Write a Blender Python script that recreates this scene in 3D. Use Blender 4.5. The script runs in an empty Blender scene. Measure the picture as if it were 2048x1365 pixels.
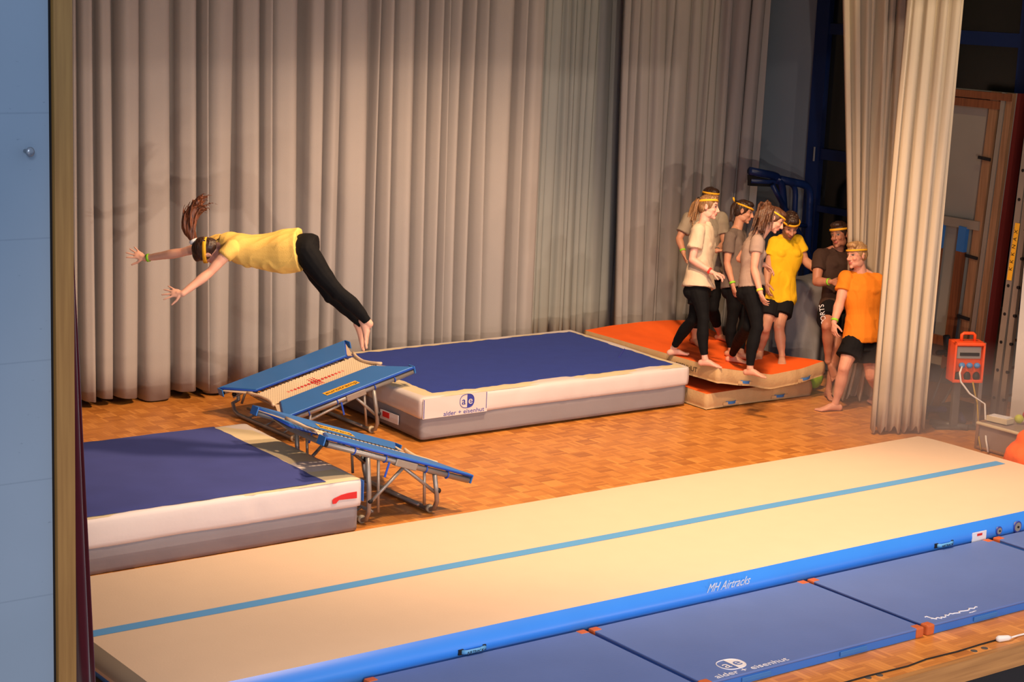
import bpy, bmesh, math, random
import numpy as np
from mathutils import Vector, Matrix, noise
PI = math.pi
sc = bpy.context.scene
COL = sc.collection
# ------------------------------------------------------------------ camera, world, lights, exposure
H = 4.1
FPX = 3697.56
R_ = np.array([0.80385521, -0.59350921, 0.03954262])
U_ = np.array([0.08356472, 0.17849923, 0.98038511])
F_ = np.array([0.58892592, 0.78478331, -0.19308397])
CP = np.array([0.0, 0.0, H])
cd = bpy.data.cameras.new('camera')
cam = bpy.data.objects.new('camera', cd); COL.objects.link(cam)
cd.sensor_width = 36; cd.lens = FPX * 36 / 2048; cd.clip_end = 200
cam.matrix_world = Matrix(((R_[0], U_[0], -F_[0], 0), (R_[1], U_[1], -F_[1], 0), (R_[2], U_[2], -F_[2], H), (0, 0, 0, 1)))
sc.camera = cam
sc.view_settings.view_transform = 'Standard'; sc.view_settings.look = 'None'
sc.view_settings.exposure = 0.0; sc.view_settings.gamma = 1.0
try: sc.view_settings.use_curve_mapping = False
except Exception: pass
w = bpy.data.worlds.new('world'); sc.world = w; w.use_nodes = True
w.node_tree.nodes['Background'].inputs[0].default_value = (0.40, 0.52, 0.74, 1)
w.node_tree.nodes['Background'].inputs[1].default_value = 0.74

def lamp(name, kind, loc, tgt, power, color, size=0.3, angle=60, blend=0.4):
    l = bpy.data.lights.new(name, kind); l.energy = power; l.color = color
    if kind == 'SPOT': l.spot_size = math.radians(angle); l.spot_blend = blend; l.shadow_soft_size = size
    elif kind == 'AREA': l.size = size
    else: l.shadow_soft_size = size
    o = bpy.data.objects.new(name, l); COL.objects.link(o); o.location = loc
    o.rotation_euler = (Vector(tgt) - Vector(loc)).to_track_quat('-Z', 'Y').to_euler()
    return o
WARM = (1.0, 0.73, 0.47)
# hall spotlights in front of the stage
lamp('hall_spotlight', 'SPOT', (-0.1, -2.0, 0.25), (10.5, 13.0, 1.9), 900, (1.0, 0.76, 0.56), 0.06, 44, 0.35)
lamp('hall_spotlight', 'SPOT', (1.6, -2.0, 1.9), (11.0, 13.0, 1.6), 2150, (1.0, 0.78, 0.60), 0.06, 42, 0.35)
lamp('hall_spotlight', 'SPOT', (16.6, -3.0, 2.6), (9.6, 13.5, 1.8), 1150, (1.0, 0.72, 0.52), 0.08, 44, 0.35)
lamp('hall_spotlight', 'SPOT', (9.5, -4.0, 7.0), (10.0, 14.0, 0.2), 2000, (1.0, 0.76, 0.58), 0.12, 46, 0.4)
lamp('cool_fill_light', 'AREA', (-3.0, -4.5, 7.5), (2.5, 7.0, 2.0), 420, (0.70, 0.80, 1.0), 3.0)  # added cool fill that lifts the blue wall and the curtain's left side
# stage lights above the platform
lamp('stage_spotlight', 'SPOT', (8.0, 8.3, 6.7), (8.4, 10.6, 0), 1450, (1.0, 0.66, 0.42), 0.25, 112, 0.6)
lamp('stage_spotlight', 'SPOT', (9.8, 10.6, 6.7), (9.9, 12.4, 0), 2050, (1.0, 0.64, 0.36), 0.25, 88, 0.5)
lamp('stage_spotlight', 'SPOT', (11.6, 8.4, 6.4), (13.6, 14.0, 4.2), 360, (1.0, 0.74, 0.36), 0.15, 70, 0.8)

# ------------------------------------------------------------------ helpers
def ray(x, y): return F_ * FPX + R_ * (x - 1024) + U_ * (682.5 - y)
def on(x, y, z=0.0):
    d = ray(x, y); return CP + d * ((z - H) / d[2])
def onp(x, y, ax, v):
    d = ray(x, y); return CP + d * ((v - CP[ax]) / d[ax])
def Jd(x, y, dep):
    return CP + ray(x, y) * (dep / FPX)
def depth(P): return float((np.array(P, float) - CP) @ F_)
def V3(p): return Vector((float(p[0]), float(p[1]), float(p[2])))

def tag(o, label=None, cat=None, group=None, kind=None):
    if label: o['label'] = label
    if cat: o['category'] = cat
    if group: o['group'] = group
    if kind: o['kind'] = kind
    return o
def empty(name, loc=(0, 0, 0), label=None, cat=None, group=None, rot=None):
    o = bpy.data.objects.new(name, None); COL.objects.link(o); o.location = loc; o.empty_display_size = 0.1
    if rot is not None: o.rotation_euler = rot
    return tag(o, label, cat, group)
def link(name, me, mat=None, parent=None, smooth=True):
    o = bpy.data.objects.new(name, me); COL.objects.link(o)
    if mat is not None: me.materials.append(mat)
    if smooth: me.polygons.foreach_set('use_smooth', [True] * len(me.polygons))
    if parent is not None:
        o.parent = parent
        if getattr(parent, 'matrix_world', None) is not None:
            o.matrix_parent_inverse = Matrix.LocRotScale(parent.location, parent.rotation_euler, None).inverted()
    return o
def cpy(o, parent=None):
    c = o.copy(); COL.objects.link(c)
    if parent is not None: c.parent = parent
    for ch in list(o.children): cpy(ch, c)
    return c

class MB:
    def __init__(s): s.v = []; s.f = []
    def add(s, vs, fs):
        n = len(s.v); s.v += [tuple(map(float, v)) for v in vs]; s.f += [tuple(i + n for i in f) for f in fs]; return s
    def box(s, c, d, rz=0.0, M=None):
        cx, cy, cz = c; hx, hy, hz = d[0] / 2, d[1] / 2, d[2] / 2; vs = []
        for z in (-hz, hz):
            for x, y in ((-hx, -hy), (hx, -hy), (hx, hy), (-hx, hy)):
                p = Vector((x, y, z))
                if M is not None: p = M @ p
                elif rz: p = Matrix.Rotation(rz, 3, 'Z') @ p
                vs.append((cx + p.x, cy + p.y, cz + p.z))
        return s.add(vs, [(3, 2, 1, 0), (4, 5, 6, 7), (0, 1, 5, 4), (1, 2, 6, 5), (2, 3, 7, 6), (3, 0, 4, 7)])
    def tube(s, pts, r, n=10, closed=False):
        pts = [V3(p) for p in pts]; m = len(pts); rs = r if isinstance(r, (list, tuple)) else [r] * m
        vs = []; fs = []; up = None
        for i in range(m):
            if closed: t = (pts[(i + 1) % m] - pts[i - 1]).normalized()
            else: t = (pts[min(i + 1, m - 1)] - pts[max(i - 1, 0)]).normalized()
            if up is None: up = Vector((0, 0, 1)) if abs(t.z) < .9 else Vector((1, 0, 0))
            a = t.cross(up)
            if a.length < 1e-5: a = t.cross(Vector((0.3, 1, 0.2)))
            a.normalize(); b = a.cross(t).normalized(); up = b
            for k in range(n):
                an = 2 * PI * k / n; vs.append(pts[i] + (a * math.cos(an) + b * math.sin(an)) * rs[i])
        for i in range(m if closed else m - 1):
            j = (i + 1) % m
            for k in range(n):
                k2 = (k + 1) % n; fs.append((i * n + k, i * n + k2, j * n + k2, j * n + k))
        if not closed:
            fs.append(tuple(range(n - 1, -1, -1))); fs.append(tuple((m - 1) * n + k for k in range(n)))
        return s.add(vs, fs)
    def prism(s, poly, axis, thick):
        """poly: list of 3D points, extruded by vector"""
        n = len(poly); t = Vector(axis) * thick
        vs = [V3(p) for p in poly] + [V3(p) + t for p in poly]
        return s.add(vs, [tuple(range(n - 1, -1, -1)), tuple(range(n, 2 * n))] + [(i, (i + 1) % n, n + (i + 1) % n, n + i) for i in range(n)])
    def sphere(s, c, r, nu=14, nv=9, M=None):
        if not isinstance(r, (list, tuple)): r = (r, r, r)
        vs = [(0, 0, r[2])]
        for j in range(1, nv):
            th = PI * j / nv
            for i in range(nu):
                ph = 2 * PI * i / nu; vs.append((r[0] * math.sin(th) * math.cos(ph), r[1] * math.sin(th) * math.sin(ph), r[2] * math.cos(th)))
        vs.append((0, 0, -r[2])); c = V3(c)
        vs = [c + (M @ Vector(v) if M is not None else Vector(v)) for v in vs]
        fs = [(0, 1 + i, 1 + (i + 1) % nu) for i in range(nu)]
        for j in range(nv - 2):
            for i in range(nu):
                a = 1 + j * nu + i; b = 1 + j * nu + (i + 1) % nu; fs.append((a, a + nu, b + nu, b))
        L = len(vs) - 1; o = 1 + (nv - 2) * nu
        fs += [(L, o + (i + 1) % nu, o + i) for i in range(nu)]
        return s.add(vs, fs)
    def mesh(s, name='mesh'):
        me = bpy.data.meshes.new(name); me.from_pydata(s.v, [], s.f); me.update()
        return me
    def build(s, name, mat, parent=None, smooth=False, bevel=0, seg=2):
        me = s.mesh(name); bm = bmesh.new(); bm.from_mesh(me)
        bmesh.ops.recalc_face_normals(bm, faces=bm.faces)
        if bevel:
            es = [e for e in bm.edges if len(e.link_faces) == 2 and e.calc_face_angle(0) > 0.6]
            bmesh.ops.bevel(bm, geom=es, offset=bevel, segments=seg, affect='EDGES', profile=0.5)
        bm.to_mesh(me); bm.free()
        return link(name, me, mat, parent, smooth)

def remesh(mb, voxel, smooth=3, fac=0.5):
    me = mb.mesh('tmp'); o = bpy.data.objects.new('tmp', me); COL.objects.link(o)
    m = o.modifiers.new('r', 'REMESH'); m.mode = 'VOXEL'; m.voxel_size = voxel; m.adaptivity = 0
    if smooth:
        q = o.modifiers.new('s', 'SMOOTH'); q.iterations = smooth; q.factor = fac
    dg = bpy.context.evaluated_depsgraph_get(); dg.update()
    out = bpy.data.meshes.new_from_object(o.evaluated_get(dg))
    bpy.data.objects.remove(o); bpy.data.meshes.remove(me)
    return out
def displace(me, fn):
    n = len(me.vertices); co = np.empty(n * 3); me.vertices.foreach_get('co', co); co = co.reshape(-1, 3)
    nr = np.empty(n * 3); me.vertices.foreach_get('normal', nr); nr = nr.reshape(-1, 3)
    d = np.array([fn(Vector(c)) for c in co]); co = co + nr * d[:, None]
    me.vertices.foreach_set('co', co.ravel()); me.update()

# ------------------------------------------------------------------ materials
def nodes(name):
    m = bpy.data.materials.new(name); m.use_nodes = True
    nt = m.node_tree; b = nt.nodes['Principled BSDF']; return m, nt, b
def mk(name, col, rough=0.7, nscale=6.0, namt=0.06, bump=0.0, bscale=60.0, metal=0.0, sheen=0.0, spec=0.3, coat=0.0):
    m, nt, b = nodes(name); N = nt.nodes; L = nt.links
    tc = N.new('ShaderNodeTexCoord'); no = N.new('ShaderNodeTexNoise'); no.inputs['Scale'].default_value = nscale; no.inputs['Detail'].default_value = 4
    L.new(tc.outputs['Object'], no.inputs['Vector'])
    mx = N.new('ShaderNodeMix'); mx.data_type = 'RGBA'
    c = np.array(col[:3]); mx.inputs[6].default_value = (*np.clip(c * (1 - namt), 0, 1), 1); mx.inputs[7].default_value = (*np.clip(c * (1 + namt), 0, 1), 1)
    L.new(no.outputs['Fac'], mx.inputs[0]); L.new(mx.outputs[2], b.inputs['Base Color'])
    b.inputs['Roughness'].default_value = rough; b.inputs['Metallic'].default_value = metal
    b.inputs['Specular IOR Level'].default_value = spec; b.inputs['Sheen Weight'].default_value = sheen; b.inputs['Coat Weight'].default_value = coat
    if bump:
        n2 = N.new('ShaderNodeTexNoise'); n2.inputs['Scale'].default_value = bscale; n2.inputs['Detail'].default_value = 3
        L.new(tc.outputs['Object'], n2.inputs['Vector'])
        bp = N.new('ShaderNodeBump'); bp.inputs['Strength'].default_value = bump; bp.inputs['Distance'].default_value = 0.01
        L.new(n2.outputs['Fac'], bp.inputs['Height']); L.new(bp.outputs['Normal'], b.inputs['Normal'])
    return m
def wood(name, c1, c2, scale=3.0, axis=2, rough=0.5):
    m, nt, b = nodes(name); N = nt.nodes; L = nt.links
    tc = N.new('ShaderNodeTexCoord'); mp = N.new('ShaderNodeMapping'); s = [22, 22, 22]; s[axis] = 1.0
    mp.inputs['Scale'].default_value = [k * scale / 3 for k in s]
    L.new(tc.outputs['Object'], mp.inputs['Vector'])
    no = N.new('ShaderNodeTexNoise'); no.inputs['Scale'].default_value = 2.0; no.inputs['Detail'].default_value = 6; L.new(mp.outputs[0], no.inputs['Vector'])
    r = N.new('ShaderNodeValToRGB'); r.color_ramp.elements[0].position = .35; r.color_ramp.elements[1].position = .7
    r.color_ramp.elements[0].color = (*c1, 1); r.color_ramp.elements[1].color = (*c2, 1)
    L.new(no.outputs['Fac'], r.inputs[0]); L.new(r.outputs[0], b.inputs['Base Color']); b.inputs['Roughness'].default_value = rough
    return m
def parquet():
    m, nt, b = nodes('mosaic_parquet'); N = nt.nodes; L = nt.links
    def mth(op, a, bb=None, c=None):
        n = N.new('ShaderNodeMath'); n.operation = op
        for i, x in enumerate((a, bb, c)):
            if x is None: continue
            if isinstance(x, (int, float)): n.inputs[i].default_value = x
            else: L.new(x, n.inputs[i])
        return n.outputs[0]
    g = N.new('ShaderNodeNewGeometry'); sp = N.new('ShaderNodeSeparateXYZ'); L.new(g.outputs['Position'], sp.inputs[0])
    S = 0.16
    x = mth('DIVIDE', sp.outputs[0], S); y = mth('DIVIDE', sp.outputs[1], S)
    fx = mth('FLOOR', x); fy = mth('FLOOR', y)
    par = mth('FLOORED_MODULO', mth('ADD', fx, fy), 2.0)
    xl = mth('MULTIPLY', mth('FRACT', x), 5.0); yl = mth('MULTIPLY', mth('FRACT', y), 5.0)
    sel = mth('ADD', mth('MULTIPLY', xl, par), mth('MULTIPLY', yl, mth('SUBTRACT', 1.0, par)))
    st = mth('FLOOR', sel); fr = mth('FRACT', sel)
    cb = N.new('ShaderNodeCombineXYZ'); L.new(fx, cb.inputs[0]); L.new(fy, cb.inputs[1]); L.new(mth('MULTIPLY', st, 0.0), cb.inputs[2])
    cs = N.new('ShaderNodeCombineXYZ'); L.new(fx, cs.inputs[0]); L.new(fy, cs.inputs[1]); L.new(st, cs.inputs[2])
    w1 = N.new('ShaderNodeTexWhiteNoise'); L.new(cs.outputs[0], w1.inputs['Vector'])
    w2 = N.new('ShaderNodeTexWhiteNoise'); L.new(cb.outputs[0], w2.inputs['Vector'])
    v = mth('ADD', mth('MULTIPLY', w1.outputs['Value'], 0.5), mth('MULTIPLY', w2.outputs['Value'], 0.25))
    v = mth('ADD', v, mth('MULTIPLY', par, 0.25))
    r = N.new('ShaderNodeValToRGB'); e = r.color_ramp.elements
    e[0].color = (0.40, 0.14, 0.028, 1); e[1].color = (0.72, 0.31, 0.07, 1); e.new(0.5).color = (0.57, 0.22, 0.043, 1)
    L.new(v, r.inputs[0])
    ed = mth('GREATER_THAN', mth('ABSOLUTE', mth('SUBTRACT', fr, 0.5)), 0.47)
    mx = N.new('ShaderNodeMix'); mx.data_type = 'RGBA'; L.new(mth('MULTIPLY', ed, 0.55), mx.inputs[0]); L.new(r.outputs[0], mx.inputs[6]); mx.inputs[7].default_value = (0.10, 0.035, 0.012, 1)
    L.new(mx.outputs[2], b.inputs['Base Color'])
    b.inputs['Roughness'].default_value = 0.38; b.inputs['Specular IOR Level'].default_value = 0.4
    return m
def concrete():
    m, nt, b = nodes('blue_painted_concrete'); N = nt.nodes; L = nt.links
    g = N.new('ShaderNodeTexCoord')
    n1 = N.new('ShaderNodeTexNoise'); n1.inputs['Scale'].default_value = 1.6; n1.inputs['Detail'].default_value = 8; L.new(g.outputs['Object'], n1.inputs['Vector'])
    n2 = N.new('ShaderNodeTexNoise'); n2.inputs['Scale'].default_value = 26; n2.inputs['Detail'].default_value = 2
    mp = N.new('ShaderNodeMapping'); mp.inputs['Scale'].default_value = (1, 1, 2.2); L.new(g.outputs['Object'], mp.inputs[0]); L.new(mp.outputs[0], n2.inputs['Vector'])
    r = N.new('ShaderNodeValToRGB'); r.color_ramp.elements[0].color = (0.27, 0.335, 0.39, 1); r.color_ramp.elements[1].color = (0.33, 0.40, 0.47, 1); L.new(n1.outputs['Fac'], r.inputs[0])
    r2 = N.new('ShaderNodeValToRGB'); r2.color_ramp.elements[0].position = .70; r2.color_ramp.elements[1].position = .78
    r2.color_ramp.elements[0].color = (0, 0, 0, 1); r2.color_ramp.elements[1].color = (.5, .5, .5, 1); L.new(n2.outputs['Fac'], r2.inputs[0])
    mx = N.new('ShaderNodeMix'); mx.data_type = 'RGBA'; L.new(r2.outputs[0], mx.inputs[0]); L.new(r.outputs[0], mx.inputs[6]); mx.inputs[7].default_value = (0.14, 0.18, 0.22, 1)
    # board-mark lines
    sp = N.new('ShaderNodeSeparateXYZ'); L.new(g.outputs['Object'], sp.inputs[0])
    md = N.new('ShaderNodeMath'); md.operation = 'PINGPONG'; md.inputs[1].default_value = 0.25; L.new(sp.outputs[2], md.inputs[0])
    lt = N.new('ShaderNodeMath'); lt.operation = 'LESS_THAN'; lt.inputs[1].default_value = 0.003; L.new(md.outputs[0], lt.inputs[0])
    ml = N.new('ShaderNodeMath'); ml.operation = 'MULTIPLY'; ml.inputs[1].default_value = 0.35; L.new(lt.outputs[0], ml.inputs[0])
    m2 = N.new('ShaderNodeMix'); m2.data_type = 'RGBA'; L.new(ml.outputs[0], m2.inputs[0]); L.new(mx.outputs[2], m2.inputs[6]); m2.inputs[7].default_value = (0.18, 0.23, 0.28, 1)
    L.new(m2.outputs[2], b.inputs['Base Color']); b.inputs['Roughness'].default_value = 0.75
    bp = N.new('ShaderNodeBump'); bp.inputs['Strength'].default_value = 0.15; L.new(n2.outputs['Fac'], bp.inputs['Height']); L.new(bp.outputs[0], b.inputs['Normal'])
    return m
def mesh_bed():
    m, nt, b = nodes('woven_trampoline_bed'); N = nt.nodes; L = nt.links
    tc = N.new('ShaderNodeTexCoord'); ch = N.new('ShaderNodeTexBrick'); ch.offset = .5
    ch.inputs['Scale'].default_value = 1.0; ch.inputs['Brick Width'].default_value = .022; ch.inputs['Row Height'].default_value = .022; ch.inputs['Mortar Size'].default_value = .007; ch.inputs['Mortar Smooth'].default_value = .2
    ch.inputs['Color1'].default_value = (.42, .30, .18, 1); ch.inputs['Color2'].default_value = (.45, .33, .2, 1); ch.inputs['Mortar'].default_value = (.86, .70, .50, 1)
    L.new(tc.outputs['Object'], ch.inputs['Vector']); L.new(ch.outputs['Color'], b.inputs['Base Color']); b.inputs['Roughness'].default_value = .7
    return m

M = dict(
    parquet=parquet(), concrete=concrete(), bed=mesh_bed(),
    trimwood=wood('oak_trim', (0.36, 0.165, 0.035), (0.47, 0.23, 0.055), 3, 2), stagewood=wood('stage_edge_wood', (0.30, 0.14, 0.04), (0.46, 0.23, 0.07), 2, 0, .4),
    curtain=mk('grey_beige_curtain_cloth', (0.365, 0.335, 0.32), .9, 3, .05, .25, 240, sheen=0.0),
    curtain_y=mk('sand_curtain_cloth', (0.52, 0.43, 0.32), .85, 3, .04, .2, 240, sheen=0.0),
    velvet=mk('dark_red_velvet', (0.10, 0.004, 0.012), .9, 20, .2, sheen=.5),
    white=mk('white_wall_paint', (.62, .60, .56), .8), dimwall=mk('blue_grey_wall', (.20, .245, .30), .85, 2, .06, .1, 30),
    navy=mk('navy_frame_paint', (.006, .018, .085), .35, 4, .1), glassdark=mk('black_window_glass', (.006, .007, .006), .15, 2, .2, spec=.6),
    blueVel=mk('royal_blue_velour', (.020, .045, .29), .95, 7, .13, .2, 400, sheen=.03), blueVel2=mk('faded_royal_blue_velour', (.045, .062, .27), .95, 4, .15, .2, 400, sheen=.03),
    grey=mk('grey_vinyl', (.27, .255, .275), .55, 3, .08, .1, 20), cover=mk('white_vinyl_cover', (.66, .60, .585), .55, 4, .05, .15, 14), cream=mk('cream_border_vinyl', (.68, .58, .38), .6, 4, .06, .15, 18),
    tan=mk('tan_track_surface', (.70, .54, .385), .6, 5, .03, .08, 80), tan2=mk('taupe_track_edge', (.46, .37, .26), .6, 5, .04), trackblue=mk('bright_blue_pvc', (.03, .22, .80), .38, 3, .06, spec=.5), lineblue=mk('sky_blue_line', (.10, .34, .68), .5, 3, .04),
    matblue=mk('blue_gym_mat_vinyl', (.095, .165, .42), .5, 3, .08, .12, 50), matside=mk('blue_gym_mat_side', (.035, .15, .52), .45, 3, .06), rust=mk('rust_leather_corner', (.48, .11, .03), .6, 20, .15),
    orangeVel=mk('orange_velour', (.92, .13, .012), .9, 5, .10, .3, 300, sheen=0.0), beige=mk('beige_mat_canvas', (.56, .37, .185), .8, 6, .08, .3, 40), handle=mk('blue_webbing', (.04, .16, .45), .7), dark=mk('near_black', (.01, .01, .012), .6),
    padblue=mk('blue_frame_pad_vinyl', (.022, .16, .52), .42, 5, .06, spec=.45), padedge=mk('royal_blue_pad_binding', (.02, .08, .50), .5), steel=mk('grey_steel_tube', (.33, .31, .29), .42, 10, .1, metal=.55), steelD=mk('dark_steel', (.12, .115, .11), .5, metal=.5), yellow=mk('yellow_sticker', (.90, .46, .03), .5), black=mk('black_print', (.012, .012, .012), .6),
    red=mk('red_print', (.62, .03, .03), .5), logo=mk('blue_print', (.035, .05, .33), .6), whitep=mk('white_print', (.75, .76, .80), .5), cord=mk('black_rubber', (.01, .01, .01), .6), wcord=mk('white_cable', (.72, .70, .68), .5),
    powerbox=mk('orange_red_plastic', (.78, .085, .015), .4, 5, .06), skyplug=mk('light_blue_socket_cap', (.06, .22, .50), .4), alu=mk('brushed_aluminium', (.34, .30, .26), .4, 8, .1, metal=.5), brown=wood('brown_slats', (.14, .045, .018), (.22, .075, .03), 3, 2), pine=wood('pine_frame', (.22, .11, .055), (.32, .17, .09), 3, 2), panel=mk('off_white_panel', (.27, .24, .21), .7, 3, .08), cloth=mk('grey_dust_sheet', (.24, .235, .25), .85, 5, .1, .2, 60), apple=mk('yellow_green_ball', (.55, .60, .05), .5), green=mk('green_bag_plastic', (.35, .55, .05), .5), plast=mk('mauve_grey_plastic_crate', (.30, .22, .19), .35, 6, .15), orangecloth=mk('orange_nylon', (.85, .13, .02), .7, 9, .12, .4, 25), hook=mk('galvanised_hook', (.35, .36, .38), .3, metal=.8))

def textmesh(body, size, ext=0.0006, shear=0.0, space=1.0, sx=1.0):
    cu = bpy.data.curves.new('t', 'FONT'); cu.body = body; cu.size = size; cu.extrude = ext; cu.shear = shear; cu.space_character = space
    cu.align_x = 'CENTER'; cu.align_y = 'CENTER'
    o = bpy.data.objects.new('t', cu); COL.objects.link(o)
    dg = bpy.context.evaluated_depsgraph_get(); dg.update()
    me = bpy.data.meshes.new_from_object(o.evaluated_get(dg)); bpy.data.objects.remove(o)
    if sx != 1.0: me.transform(Matrix.Diagonal((sx, 1, 1, 1)))
    return me
def text(body, size, loc, xax, yax, mat, name, parent, **k):
    me = textmesh(body, size, **k)
    x = Vector(xax).normalized(); y = Vector(yax); y = (y - x * y.dot(x)).normalized(); z = x.cross(y)
    me.transform(Matrix((( x.x, y.x, z.x, loc[0]), (x.y, y.y, z.y, loc[1]), (x.z, y.z, z.z, loc[2]), (0, 0, 0, 1))))
    return link(name, me, mat, parent, False)
def put(mb, loc, xax, yax, name, mat, parent, **k):
    x = Vector(xax).normalized(); y = Vector(yax); y = (y - x * y.dot(x)).normalized(); z = x.cross(y)
    T = Matrix(((x.x, y.x, z.x, loc[0]), (x.y, y.y, z.y, loc[1]), (x.z, y.z, z.z, loc[2]), (0, 0, 0, 1)))
    mb.v = [tuple(T @ Vector(v)) for v in mb.v]
    return mb.build(name, mat, parent, **k)
def ae_logo(loc, xax, yax, s, inkmat, bgmat, parent, thick=True):
    """split oval with the two letters a and e; half outlined, half filled"""
    pts = [(math.copysign(abs(math.cos(t)) ** .8, math.cos(t)) * .62 * s, math.copysign(abs(math.sin(t)) ** .85, math.sin(t)) * .5 * s) for t in [2 * PI * k / 40 for k in range(40)]]
    mb = MB(); mb.tube([(x, y, .001) for x, y in pts], .022 * s, 6, closed=True); put(mb, loc, xax, yax, 'logo_outline', inkmat, parent)
    half = [(x, y, 0.0006) for x, y in pts if x > 0.0] ; half.sort(key=lambda p: math.atan2(p[1], p[0]))
    half = [(0.02 * s, -.49 * s, .0006)] + half + [(0.02 * s, .49 * s, .0006)]
    mb = MB().prism(half, (0, 0, 1), .001); put(mb, loc, xax, yax, 'logo_half', inkmat, parent)
    x = Vector(xax).normalized(); z = x.cross(Vector(yax).normalized())
    text('a', .78 * s, Vector(loc) - x * .29 * s + z * .002, xax, yax, inkmat, 'logo_letter', parent, sx=1.1)
    text('e', .78 * s, Vector(loc) + x * .29 * s + z * .003, xax, yax, bgmat, 'logo_letter', parent, sx=1.1)
# ------------------------------------------------------------------ the room
def struct(name, mb, mat, parent=None, **k):
    o = mb.build(name, mat, parent, **k)
    if parent is None: o['kind'] = 'structure'
    return o
WX = 15.3
struct('floor', MB().box((8, 11.95, -.05), (16.4, 9.7, .1)), M['parquet'])
struct('floor_hall', MB().box((9, 0, -1.05), (30, 14.0, .1)), mk('hall_floor_linoleum', (.36, .36, .42), .4, 4, .05))
struct('trim_1', MB().box((8, 7.085, -.07), (16.4, .05, .142)), M['stagewood'])
struct('gap_shade_strip', MB().box((8, 7.1, -.24), (16.4, .03, .2)), M['dark'])  # near-black strip standing in for the dark gap below the wooden edge
struct('wall_stage_front', MB().box((8, 7.13, -.66), (16.4, .06, .68)), mk('pale_grey_stage_front', (.42, .42, .50), .6))
struct('wall_back', MB().box((8, 16.75, 3.2), (17, .1, 6.6)), M['dimwall'])
struct('wall_stage_left', MB().box((.5, 11.9, 3.2), (.1, 9.8, 6.6)), M['dimwall'])
struct('ceiling', MB().box((8, 11.95, 6.9), (17, 9.9, .1)), mk('dark_stage_ceiling', (.10, .10, .10), .9))
# proscenium wall on the left with its oak edge, and the lintel above the opening
struct('wall_left', MB().box((1.44, 7.15, 2.4), (2.95, .3, 8.6)), M['concrete'])
struct('trim_3', MB().box((2.92, 7.14, 2.4), (.03, .26, 8.6)), M['dark'])
struct('trim_4', MB().box((2.968, 7.12, 2.4), (.078, .28, 8.6)), M['trimwood'])
struct('wall_lintel', MB().box((9.5, 7.2, 5.83), (13.2, .3, 1.94)), M['concrete'])
# right wall with the glazed front
struct('wall_right', MB().box((WX + .08, 11.9, 3.2), (.1, 9.8, 6.6)), M['dimwall'])
gy0 = onp(1618, 361, 0, WX)[1]; zb = 0.98
win = MB()
g_right = onp(2024, 560, 0, WX)[1]
yA, yB = gy0, g_right - .02
# panes behind, frame in front
def zat(px, py): return onp(px, py, 0, WX)[2]
zbars = [zat(1670, 58), zat(1665, 310), zat(1660, 420)]
fr = MB()
def fbox(y0, y1, z0, z1, x=WX, d=.09): fr.box((x - d / 2 + .02, (y0 + y1) / 2, (z0 + z1) / 2), (d, abs(y1 - y0), abs(z1 - z0)))
yl = onp(1655, 200, 0, WX)[1]
fbox(yl, gy0, 0.6, 6.0)
ym = yl - 1.25
fbox(ym, ym - .2, 0.6, 6.0)
for zc, hh in ((zbars[0], .12), (zbars[1], .12), (zbars[2], .07), (1.0, .14)): fbox(ym, yl, zc - hh / 2, zc + hh / 2, d=.075)
zr = zat(1985, 78)
for zc, hh in ((zr, .14), (1.06, .16)): fbox(ym, yB, zc - hh / 2, zc + hh / 2, d=.075)
yr = onp(2030, 250, 0, WX)[1]
fbox(yB - .3, yr, 0.99, 6.0, d=.08)
fo = fr.build('window_1', M['navy']); fo['kind'] = 'structure'
struct('window_pane', MB().box((WX + .005, (yl + ym) / 2, 3.3), (.01, yl - ym, 5.4)), M['glassdark'], fo)
struct('window_pane', MB().box((WX + .005, (yB + ym) / 2, 3.5), (.01, ym - yB, 5.0)), M['glassdark'], fo)
hb = MB()
p = onp(1632, 308, 0, WX - .06); hb.tube([(p[0] - .03, p[1], p[2] + .08), (p[0] - .03, p[1], p[2] - .08)], .012, 8); hb.build('window_handle', M['hook'], fo)
hb = MB(); p = onp(2028, 362, 0, WX - .06); hb.tube([(p[0] - .03, p[1], p[2] + .09), (p[0] - .03, p[1], p[2] - .09)], .012, 8); hb.build('window_handle', M['hook'], fo)
hb = MB(); p = onp(2006, 600, 0, WX - .06); hb.tube([(p[0] - .03, p[1], p[2] + .09), (p[0] - .03, p[1], p[2] - .09)], .012, 8); hb.build('window_handle', M['hook'], fo)
# white return wall far right
q = on(2016, 872)
struct('wall_return', MB().box((q[0] + .75, q[1] - .65, 3.2), (1.5, 1.3, 6.6)), M['white'])

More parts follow.
